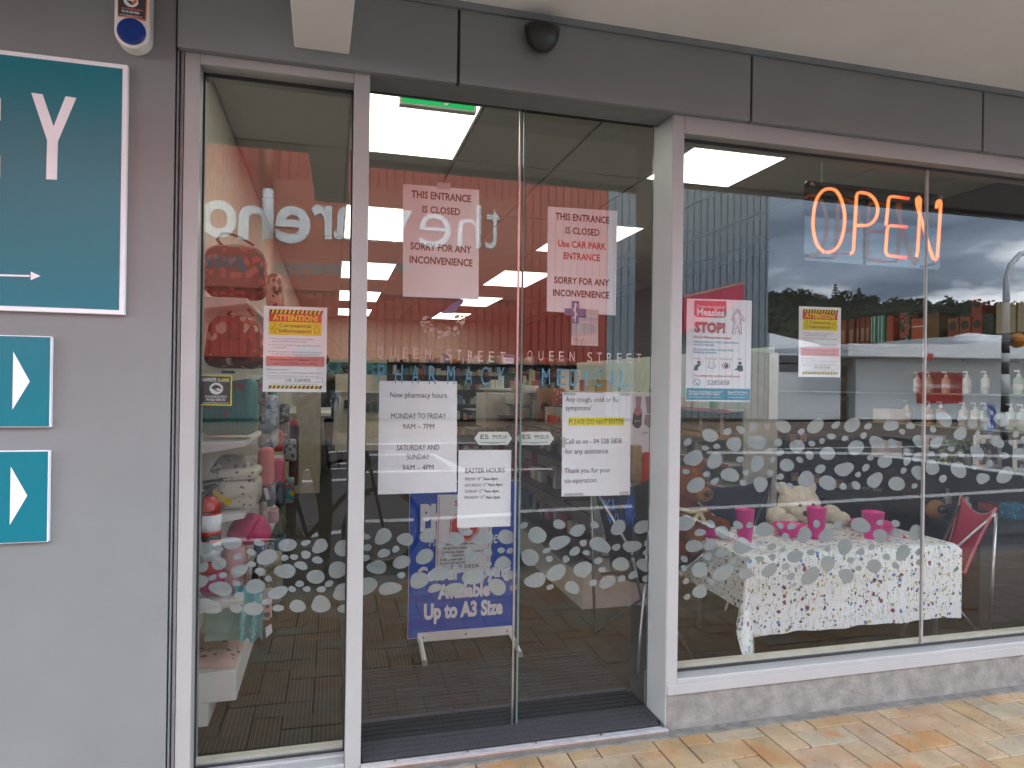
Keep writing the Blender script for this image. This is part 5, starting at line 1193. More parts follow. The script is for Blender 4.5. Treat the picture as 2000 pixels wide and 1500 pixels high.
# bears ---------------------------------------------------------------------
CRF = pm('cream_plush', (.84,.76,.62), .95, 0, .12, 30, .9, .1, bscale=240); BRF = pm('brown_plush', (.26,.09,.035), .95, 0, .18, 30, .9, .1, bscale=220); TNF = pm('tan_plush', (.30,.15,.06), .95, 0, .15, 30, .8, .1, bscale=240)
DKF = pm('dark_plush', (.030,.022,.018), .95, 0, .3, 30, .9, .1, bscale=220)
EYEM = pm('bear_eye', (.01,.01,.01), .08)
def bear(name, label, Y, head, r, seat_z, fur, muz, mz, lean=Vector((0,0,0)), eyes=True, arms=True, mz_r=.36, turn=0.):
    h = at(*head, Y); k = r
    t = thing(name, label, 'teddy bear', (h.x, Y+.1, FZ)); b = h+Vector((0,.06,-k*2.0))+lean
    E_ = [(h, (k*1.02,k*.9,k*.92)), (h+Vector((-k*.80,.02,k*.80)), (k*.34,k*.18,k*.34)), (h+Vector((k*.80,.02,k*.80)), (k*.34,k*.18,k*.34)),
          (h+Vector((mz[0]*k,-k*.72,mz[1]*k)), (k*.46,k*.5,k*.38)), (b, (k*1.05,k*.9,k*1.35)), (b+Vector((0,0,-k*.9)), (k*1.15,k,k*.7)), (h+Vector((0,.03,-k*.9)), (k*.7,k*.6,k*.6))]
    if arms:
        for s in (-1, 1): E_ += [(b+Vector((s*k*1.05,-.04,k*.5)), (k*.42,k*.5,k*.5)), (b+Vector((s*k*1.35,-.12,k*.25)), (k*.40,k*.6,k*.36)), (b+Vector((s*k*1.25,-.2,k*.3)), (k*.36,k*.42,k*.36))]
    if arms == 'up':
        for s in (-1, 1): E_ += [(h+Vector((s*k*1.15,.02,-k*.62)), (k*.45,k*.5,k*.5)), (h+Vector((s*k*1.5,-.05,-k*.42)), (k*.46,k*.5,k*.46)), (h+Vector((s*k*1.45,-.14,-k*.52)), (k*.38,k*.5,k*.36))]
    for s in (-1, 1): E_ += [(b+Vector((s*k*.8,-k*.5,-k*1.3)), (k*.45,k*.9,k*.45))]
    put(blobmesh(E_, max(.010, k*.09)), 'body', fur, t)
    m_ = h+Vector((mz[0]*k,-k*1.0,mz[1]*k)); mm = MB().ell(m_, (k*mz_r,k*.22,k*mz_r*.8), 16, 10)
    if muz: mm.build('muzzle', muz, t, smooth=True)
    MB().ell(m_+Vector((mz[0]*.12*k,-k*.27,k*.06)), (k*.17,k*.13,k*.14), 14, 10).build('nose', EYEM, t, smooth=True)
    if eyes:
        for s in (-1, 1): MB().ell(h+Vector((s*k*.36+mz[0]*k*.5,-k*.88,k*.16)), k*.085, 12, 8).build('eye', EYEM, t, smooth=True)
    return t, h, b
t, h, b = bear('teddy_bear', 'cream white teddy bear leaning over the tea table', 1.04, (1560,986), .124, .4, CRF, CRF, (-.50,-.22), mz_r=.38, arms='up')
t, h, b = bear('teddy_bear', 'brown teddy bear with yellow ribbon at the left end of table', .86, (1338,948), .115, .4, BRF, TNF, (.42,-.28), mz_r=.44)
RIB = pm('yellow_ribbon', (.60,.52,.30), .5)
n_ = h+Vector((.03,-.085,-.125)); MB().tube([n_+Vector((-.13,.06,.02)), n_+Vector((-.05,-.01,0)), n_, n_+Vector((.05,.0,.005))], .011, 6).build('ribbon', RIB, t, smooth=True)
for dx in (-.05, .035): MB().add([n_, n_+Vector((.02,-.004,0)), n_+Vector((dx+.02,-.012,-.07)), n_+Vector((dx-.01,-.012,-.065))], [(0,1,2,3)]).build('ribbon', RIB, t)
MB().ell(b+Vector((.06,-.10,-.06)), (.085,.05,.10), 16, 10).build('belly_patch', TNF, t, smooth=True)
t, h, b = bear('teddy_bear', 'big black brown teddy bear with tan muzzle at right behind table', 1.05, (1782,978), .185, .4, DKF, TNF, (-.08,-.12), mz_r=.40, lean=Vector((.06,0,0)))
MB().ell(b+Vector((-.33,-.17,.03)), (.10,.06,.10), 14, 10).build('paw_patch', pm('dark_tan_plush', (.07,.04,.022), .95, 0, .2, 30), t, smooth=True)
# butterfly chairs: sling of cloth on a crossed tube frame --------------------
def butterfly(label, c, w, zt, zs_, depth, fab, rz=0., prnt=None, seam=None):
    t = thing('butterfly_chair', label, 'chair', (c[0], c[1], FZ)); mb = MB(); n = 12
    def pt(u, v):                     # u across, v from front of the seat to top of the back
        a = abs(2*u-1)
        if v < .5: y = -depth*.55+v*2*depth*.8; z = zs_+.10*(1-v*2)**2-.05*math.sin(v*2*math.pi*.5)+.09*a*a*(1-v)
        else: q = (v-.5)*2; y = depth*.25+q*depth*.28; z = zs_-.05+q*(zt-zs_+.05)-.065*(1-a**2)*q**4+.09*a*a*(1-v)
        ww = w*(.5+.0*v)*(1-.34*math.sin(v*math.pi))
        return Vector(((2*u-1)*ww, y, z-FZ))
    for i in range(n):
        for j in range(16): mb.quad(pt(i/n,j/16), pt((i+1)/n,j/16), pt((i+1)/n,(j+1)/16), pt(i/n,(j+1)/16))
    base = Vector((c[0], c[1], FZ)); mb.v = [v+base for v in mb.v]; o = mb.build('sling', fab, t, smooth=True)
    md = o.modifiers.new('thick', 'SOLIDIFY'); md.thickness = .008
    fl, fr_, bl, br_ = pt(0,0), pt(1,0), pt(0,1), pt(1,1); g = -FZ+.02+FZ
    feet = [Vector((-w*.42,-depth*.55,.01)), Vector((w*.42,-depth*.55,.01)), Vector((-w*.42,depth*.5,.01)), Vector((w*.42,depth*.5,.01))]
    for a, b_ in ((bl,feet[1]),(br_,feet[0]),(fl,feet[3]),(fr_,feet[2]),(bl,feet[2]),(br_,feet[3])): MB().tube([base+a*.98+Vector((0,.006,-.01)), base+b_], .008, 8).build('leg', STEEL, t, smooth=True)
    if seam:
        for u in (0, 1): MB().tube([base+pt(u, j/16)+Vector((0,-.004,0)) for j in range(17)], .005, 6).build('piping', seam, t, smooth=True)
        MB().tube([base+pt(j/12, 1) for j in range(13)], .005, 6).build('piping', seam, t, smooth=True)
    t.rotation_euler = (0, 0, rz); return t
NAVY = pm('navy_canvas', (.022,.026,.055), .85, 0, .1, 30, .3, bscale=500); PINKC = pm('pink_canvas', (.58,.045,.12), .8, 0, .1, 30, .3, bscale=500); BLK = pm('black_canvas', (.014,.014,.016), .8, 0, .2, 30, .3, bscale=500)
butterfly('navy folding butterfly chair behind the white bear', (at(1470,1000,1.35).x, 1.42), at(1590,1000,1.35).x-at(1389,1000,1.35).x, at(1400,945,1.45).z, .36, .5, NAVY)
p = at(1903, 970, .52); butterfly('pink folding butterfly chair at the right end of the table', (p.x-.16, .62), .42, at(1905,966,.72).z, .40, .40, PINKC, -2.05, seam=pm('pink_piping', (.60,.25,.27), .6))
kc = butterfly('black folding chair with blue kiwi print seen through the right door', (at(1237,1000,.80).x+.02, .72), .37, at(1200,938,.85).z, .40, .5, BLK, 0)
BLU = pm('blue_chair_print', (.05,.20,.75), .6)
def stick(o, tgt, d):
    from mathutils.bvhtree import BVHTree
    bt = BVHTree.FromPolygons([v.co for v in tgt.data.vertices], [tuple(p.vertices) for p in tgt.data.polygons])
    for v in o.data.vertices:
        h = bt.ray_cast(Vector((v.co.x, v.co.y-1, v.co.z)), Vector((0, 1, 0)))[0]
        if h: v.co.y += h.y-d-yk_
yk_ = .86-.72; sl_ = [c for c in kc.children if c.name.startswith('sling')][0]
for w_ in (T('KI', 1191, 1211, 991, 21, .86, BLU, kc, .01), T('WI', 1193, 1216, 1017, 19, .86, BLU, kc, .01)): stick(w_, sl_, .016)
rk = random.Random(4); q = [at(1238+rk.gauss(0, 8), 1000+rk.gauss(0, 22), .86) for _ in range(60)]; stick(MB().tube(q, .0012, 4).build('scribble', BLU, kc), sl_, .016)
# ================================================================== PAVEMENT STYLE SIGN INSIDE
Ys = .98
fs_ = thing('sandwich_sign', 'blue colour copying sign on white steel feet inside the doors', 'sign', tuple(gz(905, 1270, FZ)))
BLS = pm('blue_sign_face', (.010,.085,.50), .4, 0, .04, 3)
bl_ = [at(797, 1247, Ys), at(1012, 1231, Ys), at(1012, 943, Ys), at(803, 945, Ys)]
x0s, x1s = at(799, 1100, Ys).x, at(1012.5, 1100, Ys).x; z0s = at(905, 1239, Ys).z; z1s = at(905, 941, Ys).z
box('board', BLS, x0s, x1s, Ys, Ys+.012, z0s, z1s, fs_, .002); box('edge_strip', PAPER, x0s-.002, x1s+.002, Ys+.003, Ys+.0095, z0s-.002, z1s+.002, fs_)
zc = at(905, 1237, Ys).z; h2 = .022; xa, xb = at(815, 1240, Ys).x, at(1000, 1228, Ys).x
box('foot_bar', WHITE, xa, xb, Ys-.014, Ys-.001, zc-h2, zc+h2, fs_, .002)
for x in (xa+.012, xb-.012):
    MB().tube([(x, Ys-.008, zc-.01), (x, Ys-.03, FZ+.05), (x, Ys-.20, FZ+.014)], .013, 6).build('leg', WHITE, fs_); MB().tube([(x, Ys-.19, FZ+.0135), (x, Ys-.215, FZ+.012)], .0145, 6).build('leg_cap', pm('grey_cap', (.30,.29,.27), .5), fs_)
    MB().tube([(x, Ys+.02, zc-.01), (x, Ys+.05, FZ+.05), (x, Ys+.25, FZ+.014)], .013, 6).build('leg', WHITE, fs_)
for u in (.06, .5, .94): p = Vector((xa+(xb-xa)*u, Ys-.0145, zc)); MB().ell(p, (.006,.002,.006), 10, 6).build('bolt', pm('grey_cap', (0,0,0)), fs_)
Yt = Ys-.0012
T('PHOTO', 821, 960, 1009, 44, Yt, PAPER, fs_, .07); T('Affordable', 838, 905, 1053, 26, Yt, PAPER, fs_, .0, .25); T('Service', 912, 973, 1049, 26, Yt, PAPER, fs_, .0, .25)
T('Colour Copying', 815, 997, 1117, 25, Yt, PAPER, fs_, .05); T('Available', 855, 957, 1153, 25, Yt, PAPER, fs_, .05); T('Up to A3 Size', 828, 982, 1190, 27, Yt, PAPER, fs_, .05)
nz_ = poster('notice', 'white travel warning notice with red octagon hand fixed on blue sign', 'notice', [(855,966),(964,966),(957,1116),(850,1120)], Ys-.006)
Yn = Ys-.0068
T('STOP', 888, 935, 982, 10, Yn, RED, nz_, .03)
oc = at(907, 1028, Yn); k = pxm(oc)
def octo(r, m, d): MB().prism([(oc.x+r*k*math.cos(math.pi/8+i*math.pi/4), oc.z+r*k*math.sin(math.pi/8+i*math.pi/4)) for i in range(8)], Yn-d, Yn).build('stop_octagon', m, nz_)
octo(31, RED, .0002); octo(29, PAPER, .0006); octo(27.5, RED, .001)
P4('hand', PAPER, [(893,1018),(897,1017),(899,1026),(899,1006),(903,1006),(904,1022),(905,1002),(909,1002),(909,1022),(911,1006),(915,1006),(914,1024),(918,1014),(921,1016),(917,1036),(912,1046),(901,1046),(896,1038)], Yn-.0014, nz_)
lines(nz_, [('1. Have you travelled overseas',863,937,1061.5,4.6,dict(b=.02)),('the last four weeks',865,912,1070,4.6,dict(b=.02)),('2. Are you feeling unwell with flu',862,946,1077,4.6,dict(b=.02)),('symptoms?',881,906,1084,4.6,dict(b=.02)),('If yes, please stay outside or',860,932,1091.5,4.6,dict(b=.02)),('to your car and call',859,908,1099,4.6,dict(b=.02)),('Ph:',864,872,1107,4.6,dict(b=.02)),('528 5858',880,935,1106,7,dict(b=.0))], Yn, INK)
P4('border', RED, [(858,972),(859,972),(854,1112),(853,1112)], Yn, nz_); P4('border', RED, [(957,972),(958,972),(953,1110),(952,1110)], Yn, nz_)

# ================================================================== ACROSS THE STREET (seen mirrored in the glass)
YB_ = -21.6                                        # front plane of the big store
LINEM = pm('road_paint', (.62,.62,.60), .7, 0, .15, 8)
def mark(lab, pts, Yg):
    q = [rg(x, y, ROADZ+.004, Yg) for x, y in pts]; c = sum(q, Vector())/4
    t = MB().quad(*q).build('road_marking', LINEM); t.data.polygons[0].flip() if t.data.polygons[0].normal.z < 0 else None; t['kind'] = 'structure'
def line(lab, x0, y0, x1, y1, w, Yg): mark(lab, [(x0, y0-w/2), (x1, y1-w/2), (x1, y1+w/2), (x0, y0+w/2)], Yg)
for a in ((300,1064,545,1050,7,YS),(590,1048,676,1037,7,YS),(713,1018,808,1015,6,YD),(825,1014,1000,1004,6,YD),(1015,1000,1245,989,6,YD),(1330,995,1560,984,6,YW),(1560,984,2050,954,6,YW),
          (575,941,690,936,4,YS),(700,922,1080,916,4,YD),(575,909,690,904,3,YS),(560,918,680,915,2,YS),(700,888,846,888,3,YD),(700,868,930,865,3,YD),(575,885,690,881,2.5,YS),(1380,884,1560,884,5,YW),(1560,884,2050,892,5,YW),(1500,877,1800,872,2,YW),(1800,872,2050,853,3,YW),
          (1725,889,2050,934,6,YW)): line('', *a)
mark('', [(844,887),(850,887),(908,916),(884,916)], YD); mark('', [(1328,1003),(1345,1006),(1500,1070),(1470,1070)], YW)
struct(box('far_pavement', pm('far_paving', (.19,.14,.10), .9, 0, .2, 3), -120, 120, YB_+.0, -14.4, -.3, .0)); struct(box('kerb', CONC, -120, 120, -14.4, -14.25, -.3, .0))
REDC = pm('red_cladding', (.40,.045,.024), .5, 0, .06, 2); REDP = pm('red_fascia_panel', (.40,.085,.05), .5, 0, .05, 1); BLUC = pm('blue_grey_cladding', (.20,.25,.29), .5, 0, .06, 2)
WL = pm('store_letter_white', (.75,.77,.78), .45)
st = thing('store_building', 'big red and blue grey ribbed store across the street, mirrored in the glass', 'building', (0, YB_, 0))
xc, xe = rf(1186, 600, YB_, YD).x, rf(1500, 600, YB_, YW).x; zbot = rf(860, 706, YB_, YD).z; ztop = 11
def ribbed(name, mat, x0, x1, z0, z1, pitch=.30, dep=.045):
    mb = MB(); x = x0; pr = []
    while x < x1:
        pr += [(x, 0), (x+pitch*.72, 0), (x+pitch*.78, -dep), (x+pitch*.94, -dep)]; x += pitch
    pr.append((x1, 0)); pr = [p for p in pr if p[0] <= x1]
    for a, b in zip(pr[:-1], pr[1:]): mb.quad((a[0], YB_+a[1], z0), (b[0], YB_+b[1], z0), (b[0], YB_+b[1], z1), (a[0], YB_+a[1], z1))
    return mb.build(name, mat, st, weld=False)
ribbed('red_cladding', REDC, -24, xc, zbot, ztop); ribbed('blue_grey_cladding', BLUC, xc+.01, xe, .15, ztop)
box('side_wall', BLUC, xe-.1, xe, -60, YB_-.06, .1, ztop, st); box('rear_block', pm('store_back', (.1,.1,.1), .8), -24, xe-.1, -60, YB_-.5, .1, ztop-.05, st)
box('lower_wall', pm('dark_shopfront', (.035,.03,.028), .3), -24, xc, YB_-2.6, YB_-2.4, .0, zbot+.3, st); box('veranda_soffit', pm('dark_soffit', (.06,.055,.05), .8), -24, xc, YB_-2.4, YB_-.02, zbot-.02, zbot, st)
for x in range(-22, 9, 5): box('post', pm('brown_post', (.09,.05,.035), .6), x, x+.25, YB_-.35, YB_-.1, 0, zbot-.02, st)
zA, zB = rf(700, 574, YB_, YD).z, rf(700, 367, YB_, YD).z; xb = rf(1010, 470, YB_, YD).x; YBD = YB_+.10
box('sign_panel', REDP, -24, xb, YB_+.01, YBD, zA, zB, st)
def sl(ch, px0, px1, ytop, ybot, Yg, bold, asc=False):          # letters face the street, so they read right to left in the glass
    a, b = rf(px0, ybot, YBD, Yg), rf(px1, ybot, YBD, Yg); vs, fs = glyphs(ch, bold, 0, 4)
    xa, xb_ = min(v[0] for v in vs), max(v[0] for v in vs); ya, yb_ = min(v[1] for v in vs), max(v[1] for v in vs); zt = rf((px0+px1)/2, ytop, YBD, Yg).z; mb = MB(); P = []
    for x, y in vs: P.append((b.x-(x-xa)/(xb_-xa)*(b.x-a.x), YBD+.06, a.z+(y-ya)/(yb_-ya)*(zt-a.z)))
    n = len(P); Q = [(x, YBD+.001, z) for x, y, z in P]; ed = {(f[i], f[(i+1) % len(f)]) for f in fs for i in range(len(f))}
    mb.add(P, fs); mb.add(P+Q, [(i, j, n+j, n+i) for i, j in ed if (j, i) not in ed]); mb.build('letter', WL, st)
for a in (('t',947,976,408,486,YD,-.008),('h',893,938,400,482,YD,-.008),('e',818,880,418,481,YD,-.008),('w',697,804,408,470,YD,.02),('a',652,692,404,468,YS,.02),('r',607,648,401,466,YS,.02),('e',537,606,403,474,YS,.02),('h',465,532,372,468,YS,.02),('o',392,462,391,463,YS,.02),('u',310,384,388,458,YS,.02),('s',240,300,384,452,YS,.02),('e',160,230,380,448,YS,.02)): sl(*a)
SCR = pm('teal_script', (.05,.22,.26), .5)
def script(s, px0, px1, yb, h, Yg):
    a, b = rf(px0, yb, YBD, Yg), rf(px1, yb, YBD, Yg); vs, fs = glyphs(s, .0, .35, 2); xa, xb_ = min(v[0] for v in vs), max(v[0] for v in vs); k = h*(rf(px0, yb-1, YBD, Yg).z-a.z)/cap()
    MB().add([(b.x-(x-xa)/(xb_-xa)*(b.x-a.x), YBD+.02, a.z+y*k+(x-xa)/(xb_-xa)*(rf(px0, yb, YBD, Yg).z-rf(px1, yb, YBD, Yg).z)) for x, y in vs], fs).build('script_lettering', SCR, st, weld=False)
script('where', 702, 800, 527, 30, YD); script('everyone', 506, 668, 526, 30, YS); script('gets', 400, 482, 516, 30, YS)
dp = thing('downpipe', 'red downpipe with a white length running down the store wall', 'downpipe', tuple(rf(524, 560, YB_+.3, YS)))
p0, p1, p2, p3 = [rf(524, y, YB_+.32, YS) for y in (250, 370, 468, 640)]
MB().tube([p0, p1], .16, 10).build('pipe', REDP, dp, smooth=True); MB().tube([p1, p2], .175, 10).build('pipe_band', WL, dp, smooth=True); MB().tube([p2, p3], .16, 10).build('pipe', REDP, dp, smooth=True)
# low white building to the right -----------------------------------------
YL_ = -24.0; LW = pm('pale_render', (.80,.84,.87), .7, 0, .05, .5); LT = pm('white_band', (.88,.90,.91), .6, 0, .04, .5)
lb = thing('low_building', 'long low pale building with a dark doorway and a red sign', 'building', (30, YL_, 0)); R2 = lambda x, y, Y=YL_: rf(x, y, Y, YW)
xa, xd0, xd1, xz = R2(1502, 760).x, R2(1642, 760).x, R2(1671, 760).x, 75
zb_, zm, zt = -.02, R2(1750, 702).z, R2(1750, 684).z
box('wall', LW, xa, xd0, YL_-6, YL_, zb_, zm, lb); box('wall', LW, xd1, xz, YL_-6, YL_, zb_, zm, lb); box('wall', LW, xd0, xd1, YL_-6, YL_-3, zb_, zm, lb); box('door_frame', pm('door_frame_tan', (.28,.25,.18), .6), xd0, xd1, YL_-.3, YL_-.2, zm-.35, zm, lb)
box('door', pm('brown_shutter', (.10,.045,.03), .6), xd0+.15, xd1-.15, YL_-.5, YL_-.4, zb_, zm-.3, lb)
for u in (.3, .62): box('door_panel', pm('tan_panel', (.32,.24,.14), .6), xd0+.1, xd1-.1, YL_-.38, YL_-.36, zb_+(zm-zb_)*u, zb_+(zm-zb_)*(u+.05), lb)
xf = R2(1650, 690, -22.5).x
MB().add([(xf,-22.3,zm),(xz,-20.5,zm+.5),(xz,-20.5,zm+1.7),(xf,-22.3,zt+.1),(xf,-28,zm),(xz,-28,zm+.5),(xz,-28,zm+1.7),(xf,-28,zt+.1)], [(0,1,2,3),(3,2,6,7),(0,3,7,4),(1,5,6,2),(0,4,5,1)]).build('parapet', LT, lb)
box('roof', LT, xa, xz, YL_-6, YL_-.01, zm+.001, zm+.12, lb)
pz, px_ = R2(1960, 655, -30), R2(1915, 655, -30); box('upper_block', LT, px_.x, px_.x+30, -38, -30, zm, pz.z, lb); box('window_band', pm('dark_window', (.04,.04,.05), .2), R2(1880, 700, -20.4).x, R2(1990, 700, -20.4).x, -20.45, -20.35, R2(1935, 707, -20.4).z, R2(1935, 701, -20.4).z, lb)
sx0, sx1, sz0, sz1 = R2(1503, 650, -29).x, R2(1682, 650, -29).x, zm, R2(1520, 651, -29).z
MB().add([(sx0,-29,sz0),(sx1,-29,sz0),(sx1,-29,sz1-1.0),(sx0,-29,sz1),(sx0,-36,sz0),(sx1,-36,sz0),(sx1,-36,sz1-1.0),(sx0,-36,sz1)], [(0,1,2,3),(4,7,6,5),(3,2,6,7),(0,3,7,4),(1,5,6,2)]).build('shed_roof', LT, lb)
for i in range(4): u = .08+i*.24; x = sx0+(sx1-sx0)*u; box('window', pm('dark_window', (0,0,0)), x, x+(sx1-sx0)*.10, -29.02, -28.98, sz0+.5, sz1-1.6, lb)
for x, y in ((1523,715),(1523,700)): p = R2(x, y, YL_+.02); box('window', pm('dark_window', (0,0,0)), p.x, p.x+1.0, YL_-.02, YL_+.02, p.z-.25, p.z+.15, lb)
v = R2(1895, 668, -25); MB().lathe([(.5,v.z-.6),(.5,v.z),(.75,v.z),(.7,v.z+.35),(.2,v.z+.45)], (v.x,-25,0), 14).build('roof_vent', LT, lb)
rs = thing('store_sign', 'red sign with white store name on the low pale building', 'sign', tuple(R2(1837, 787, YL_+.05)))
a, b = R2(1793, 757, YL_+.06), R2(1880.5, 757, YL_+.06); zt_, zb2_ = R2(1837, 727.5, YL_+.06).z, R2(1837, 787.5, YL_+.06).z
box('board', pm('sign_red', (.55,.03,.015), .5), a.x, b.x, YL_+.001, YL_+.06, zb2_, zt_, rs)
def back(s, x0, x1, z, h, bold): text_world(s, x1, x0, z, h, YL_+.064, WL, rs, bold)
zq = zb2_+(zt_-zb2_)*.50; hq = (zt_-zb2_)*.155; f_ = lambda u: a.x+(b.x-a.x)*u
back('the', f_(.83), f_(.95), zq, hq, -.01); back('warehouse', f_(.25), f_(.82), zq, hq, .03); back('///', f_(.03), f_(.22), zq, hq*.9, .02)
fg = thing('flag_sign', 'small red tilted square sign hanging above the red store sign', 'sign', tuple(R2(1817, 697, -19))); c = R2(1817, 697, -19)
MB().prism([(c.x-.13, c.z-.13), (c.x+.08, c.z-.13), (c.x+.15, c.z+.13), (c.x-.04, c.z+.15)], -19.05, -19).build('sign_plate', RED, fg)
# pink canopy end of the store entrance seen left of the measles poster
pk_ = thing('store_canopy', 'pink red wedge shaped canopy on the blue grey store wall', 'canopy', tuple(rf(1400, 640, YB_+.5, YW)))
q = [rf(x, y, YB_+1.0, YW) for x, y in ((1336,582),(1453,553),(1453,585),(1336,650))]; MB().prism([(p.x, p.z) for p in q], YB_+.06, YB_+1.0).build('canopy_panel', pm('pink_red_panel', (.62,.04,.10), .5), pk_)
q = [rf(x, y, YB_+1.02, YW) for x, y in ((1336,577),(1455,549),(1455,554),(1336,582))]; MB().prism([(p.x, p.z) for p in q], YB_+.06, YB_+1.02).build('edge_strip', pm('salmon_strip', (.60,.30,.24), .5), pk_)
# belisha crossing pole and island signs ---------------------------------
YPO = -12.6; g0 = rf(1962, 845, YPO, YW); bp = thing('crossing_pole', 'black and white banded crossing pole with curved lamp arm and amber globe', 'pole', (g0.x, YPO, ROADZ))
zz = lambda y, x=1965: rf(x, y, YPO, YW).z
ys_ = [840,805,768,731,708,690,672]; r = .10
for i, (a, b) in enumerate(zip(ys_[:-1], ys_[1:])):
    MB().tube([(g0.x, YPO, max(zz(a), ROADZ)), (g0.x, YPO, zz(b))], r, 12).build('band', (BLACK if i in (1, 3, 5) else WHITE), bp, smooth=True)
MB().tube([(g0.x, YPO, ROADZ), (g0.x, YPO, zz(838))], r, 12).build('band', BLACK, bp, smooth=True)
MB().tube([(g0.x, YPO, zz(672)), (g0.x, YPO, zz(545)), (g0.x+.15, YPO, zz(515)), (g0.x+.5, YPO, zz(494)), (g0.x+1.1, YPO, zz(484)), (g0.x+2.4, YPO, zz(478))], [.10,.085,.08,.075,.07,.06], 10).build('lamp_arm', pm('galvanised_steel', (.50,.54,.57), .5, .4), bp, smooth=True)
c = rf(1987, 665, YPO, YW); MB().ell((c.x, YPO, c.z), .17*1.25, 18, 12).build('amber_globe', pm('amber_globe', (.72,.24,.01), .3), bp, smooth=True); MB().tube([(g0.x, YPO, c.z), (c.x-.15, YPO, c.z)], .08, 10).build('globe_bracket', BLACK, bp)
YI = -13.2; ks = thing('keep_left_sign', 'pair of round blue arrow signs on a grey post at the traffic island', 'sign', tuple(rf(1934, 864, YI, YW))); BSG = pm('road_sign_blue', (.02,.09,.42), .4)
p = rf(1935, 830, YI, YW); kk = abs(rf(1936, 830, YI, YW).x-p.x); zt = rf(1935, 788, YI, YW).z; zb3 = rf(1935, 846, YI, YW).z
MB().prism(capsule(p.x-12*kk, p.x+12*kk, zb3, zt), YI-.04, YI).build('back_plate', pm('sign_grey', (.22,.25,.27), .6), ks); box('post', WHITE, p.x-.09, p.x+.09, YI-.16, YI-.05, ROADZ, zb3+.3, ks)
for y in (804, 831):
    c = rf(1934.5, y, YI, YW); rr_ = 11.5*kk
    for rad, m_, d in ((1, PAPER, .004), (.9, BSG, .008)): MB().prism([(c.x+rr_*rad*math.cos(i*.2618), c.z+rr_*rad*math.sin(i*.2618)) for i in range(24)], YI, YI+d).build('sign_disc', m_, ks)
    d1 = Vector((.70,-.71)); d2 = Vector((.71,.70)); A = lambda u, w: (c.x+rr_*(d1.x*u+d2.x*w), c.z+rr_*(d1.y*u+d2.y*w)); MB().prism([A(-.6,-.14),(*A(.1,-.14),),A(.1,-.42),A(.66,0),A(.1,.42),A(.1,.14),A(-.6,.14)], YI+.008, YI+.012).build('arrow', PAPER, ks)
struct(box('traffic_island', CONC, p.x-3, p.x+14, YI-.9, YI+.7, ROADZ-.1, .0))
# wooded ridge ---------------------------------------------------------------
YH = -420; HM = pm('wooded_slope', (.030,.040,.020), .95, 0, .55, .06, .8, .1, bscale=.2)
mb = MB(); nx, ny = 150, 14; prof = []
RG_ = {x: rf(x, 0, YH, YW).x for x in (1300, 2000)}
def ridge(X): return 65+.014*X+4*math.sin(X*.011+.4)+5*noise.noise((X*.02,0,0))+3*noise.noise((X*.07,3,0))
gv = []
for j in range(ny+1):
    for i in range(nx+1):
        X = -250+i*9; u = j/ny; Y_ = -150+(YH+150)*u; z = -1+(ridge(X)+1)*(u**1.5)+3.0*noise.noise((X*.05,Y_*.05,1))*u*(1-u)*4; gv.append((X, Y_, z))
mb.v = [Vector(v) for v in gv]
for j in range(ny):
    for i in range(nx): a = j*(nx+1)+i; mb.f.append([a+1, a, a+nx+1, a+nx+2]); mb.m.append(0)
struct(mb.build('hills', HM, smooth=True, weld=False))
LEAF = [pm('bush_leaf_'+n, c, .9, 0, .4, .5) for n, c in (('dark', (.022,.030,.016)), ('mid', (.040,.055,.024)))]
rt = random.Random(12)
def leaves(mb, c, r, n, s):
    for _ in range(n):
        d = Vector((rt.gauss(0,1), rt.gauss(0,1), rt.gauss(0,1))).normalized()*rt.uniform(.35, 1)**.5; p = c+Vector((d.x*r[0], d.y*r[1], d.z*r[2]))
        a = Vector((rt.gauss(0,1), rt.gauss(0,1), rt.gauss(0,1))).normalized()*s; b = a.orthogonal().normalized()*s*rt.uniform(.6, 1); mb.quad(p-a, p+b, p+a, p-b)
fo = MB(); fo2 = MB()
for i in range(900):
    X = rt.uniform(80, 620); u = rt.uniform(.25, 1.0)**.6; Y_ = -150+(YH+150)*u; z = -1+(ridge(X)+1)*(u**1.5); h = rt.uniform(2.5, 7)
    leaves(fo if rt.random() < .6 else fo2, Vector((X, Y_, z+h*.35)), (h*.8, h*.8, h*.7), 26, h*.28)
tag(fo.build('hill_forest', LEAF[0], weld=False), kind='stuff'); tag(fo2.build('hill_forest', LEAF[1], weld=False), kind='stuff')
def tree(px, pytop, h, w, lab, kind='round'):
    h *= 1.25; w *= 1.25; p = rf(px, pytop, -395, YW); base = p.z-h; t = thing('ridge_tree', lab, 'tree', (p.x, -395, base-4), 'trees standing on the ridge'); mb = MB()
    MB().tube([(p.x, -395, base-4), (p.x+.2, -395, base+h*.55), (p.x, -395, p.z-.6)], [.6,.4,.12], 6).build('trunk', WOOD, t)
    if kind == 'round':
        for _ in range(7): leaves(mb, Vector((p.x+rt.uniform(-.5,.5)*w, -395+rt.uniform(-.4,.4)*w, p.z-h*rt.uniform(.2,.7))), (w*.35,w*.35,h*.22), 80, .75)
    else:
        for i in range(9):
            z = p.z-.8-i*h*.085; rr = w*.10+w*.055*i
            for a in range(7): b = Vector((math.cos(a*.9+i), math.sin(a*.9+i), .05)); leaves(mb, Vector((p.x, -395, z))+b*rr*.6, (rr*.42,rr*.42,.35), 14, .5)
    mb.build('crown', LEAF[0], t, weld=False)
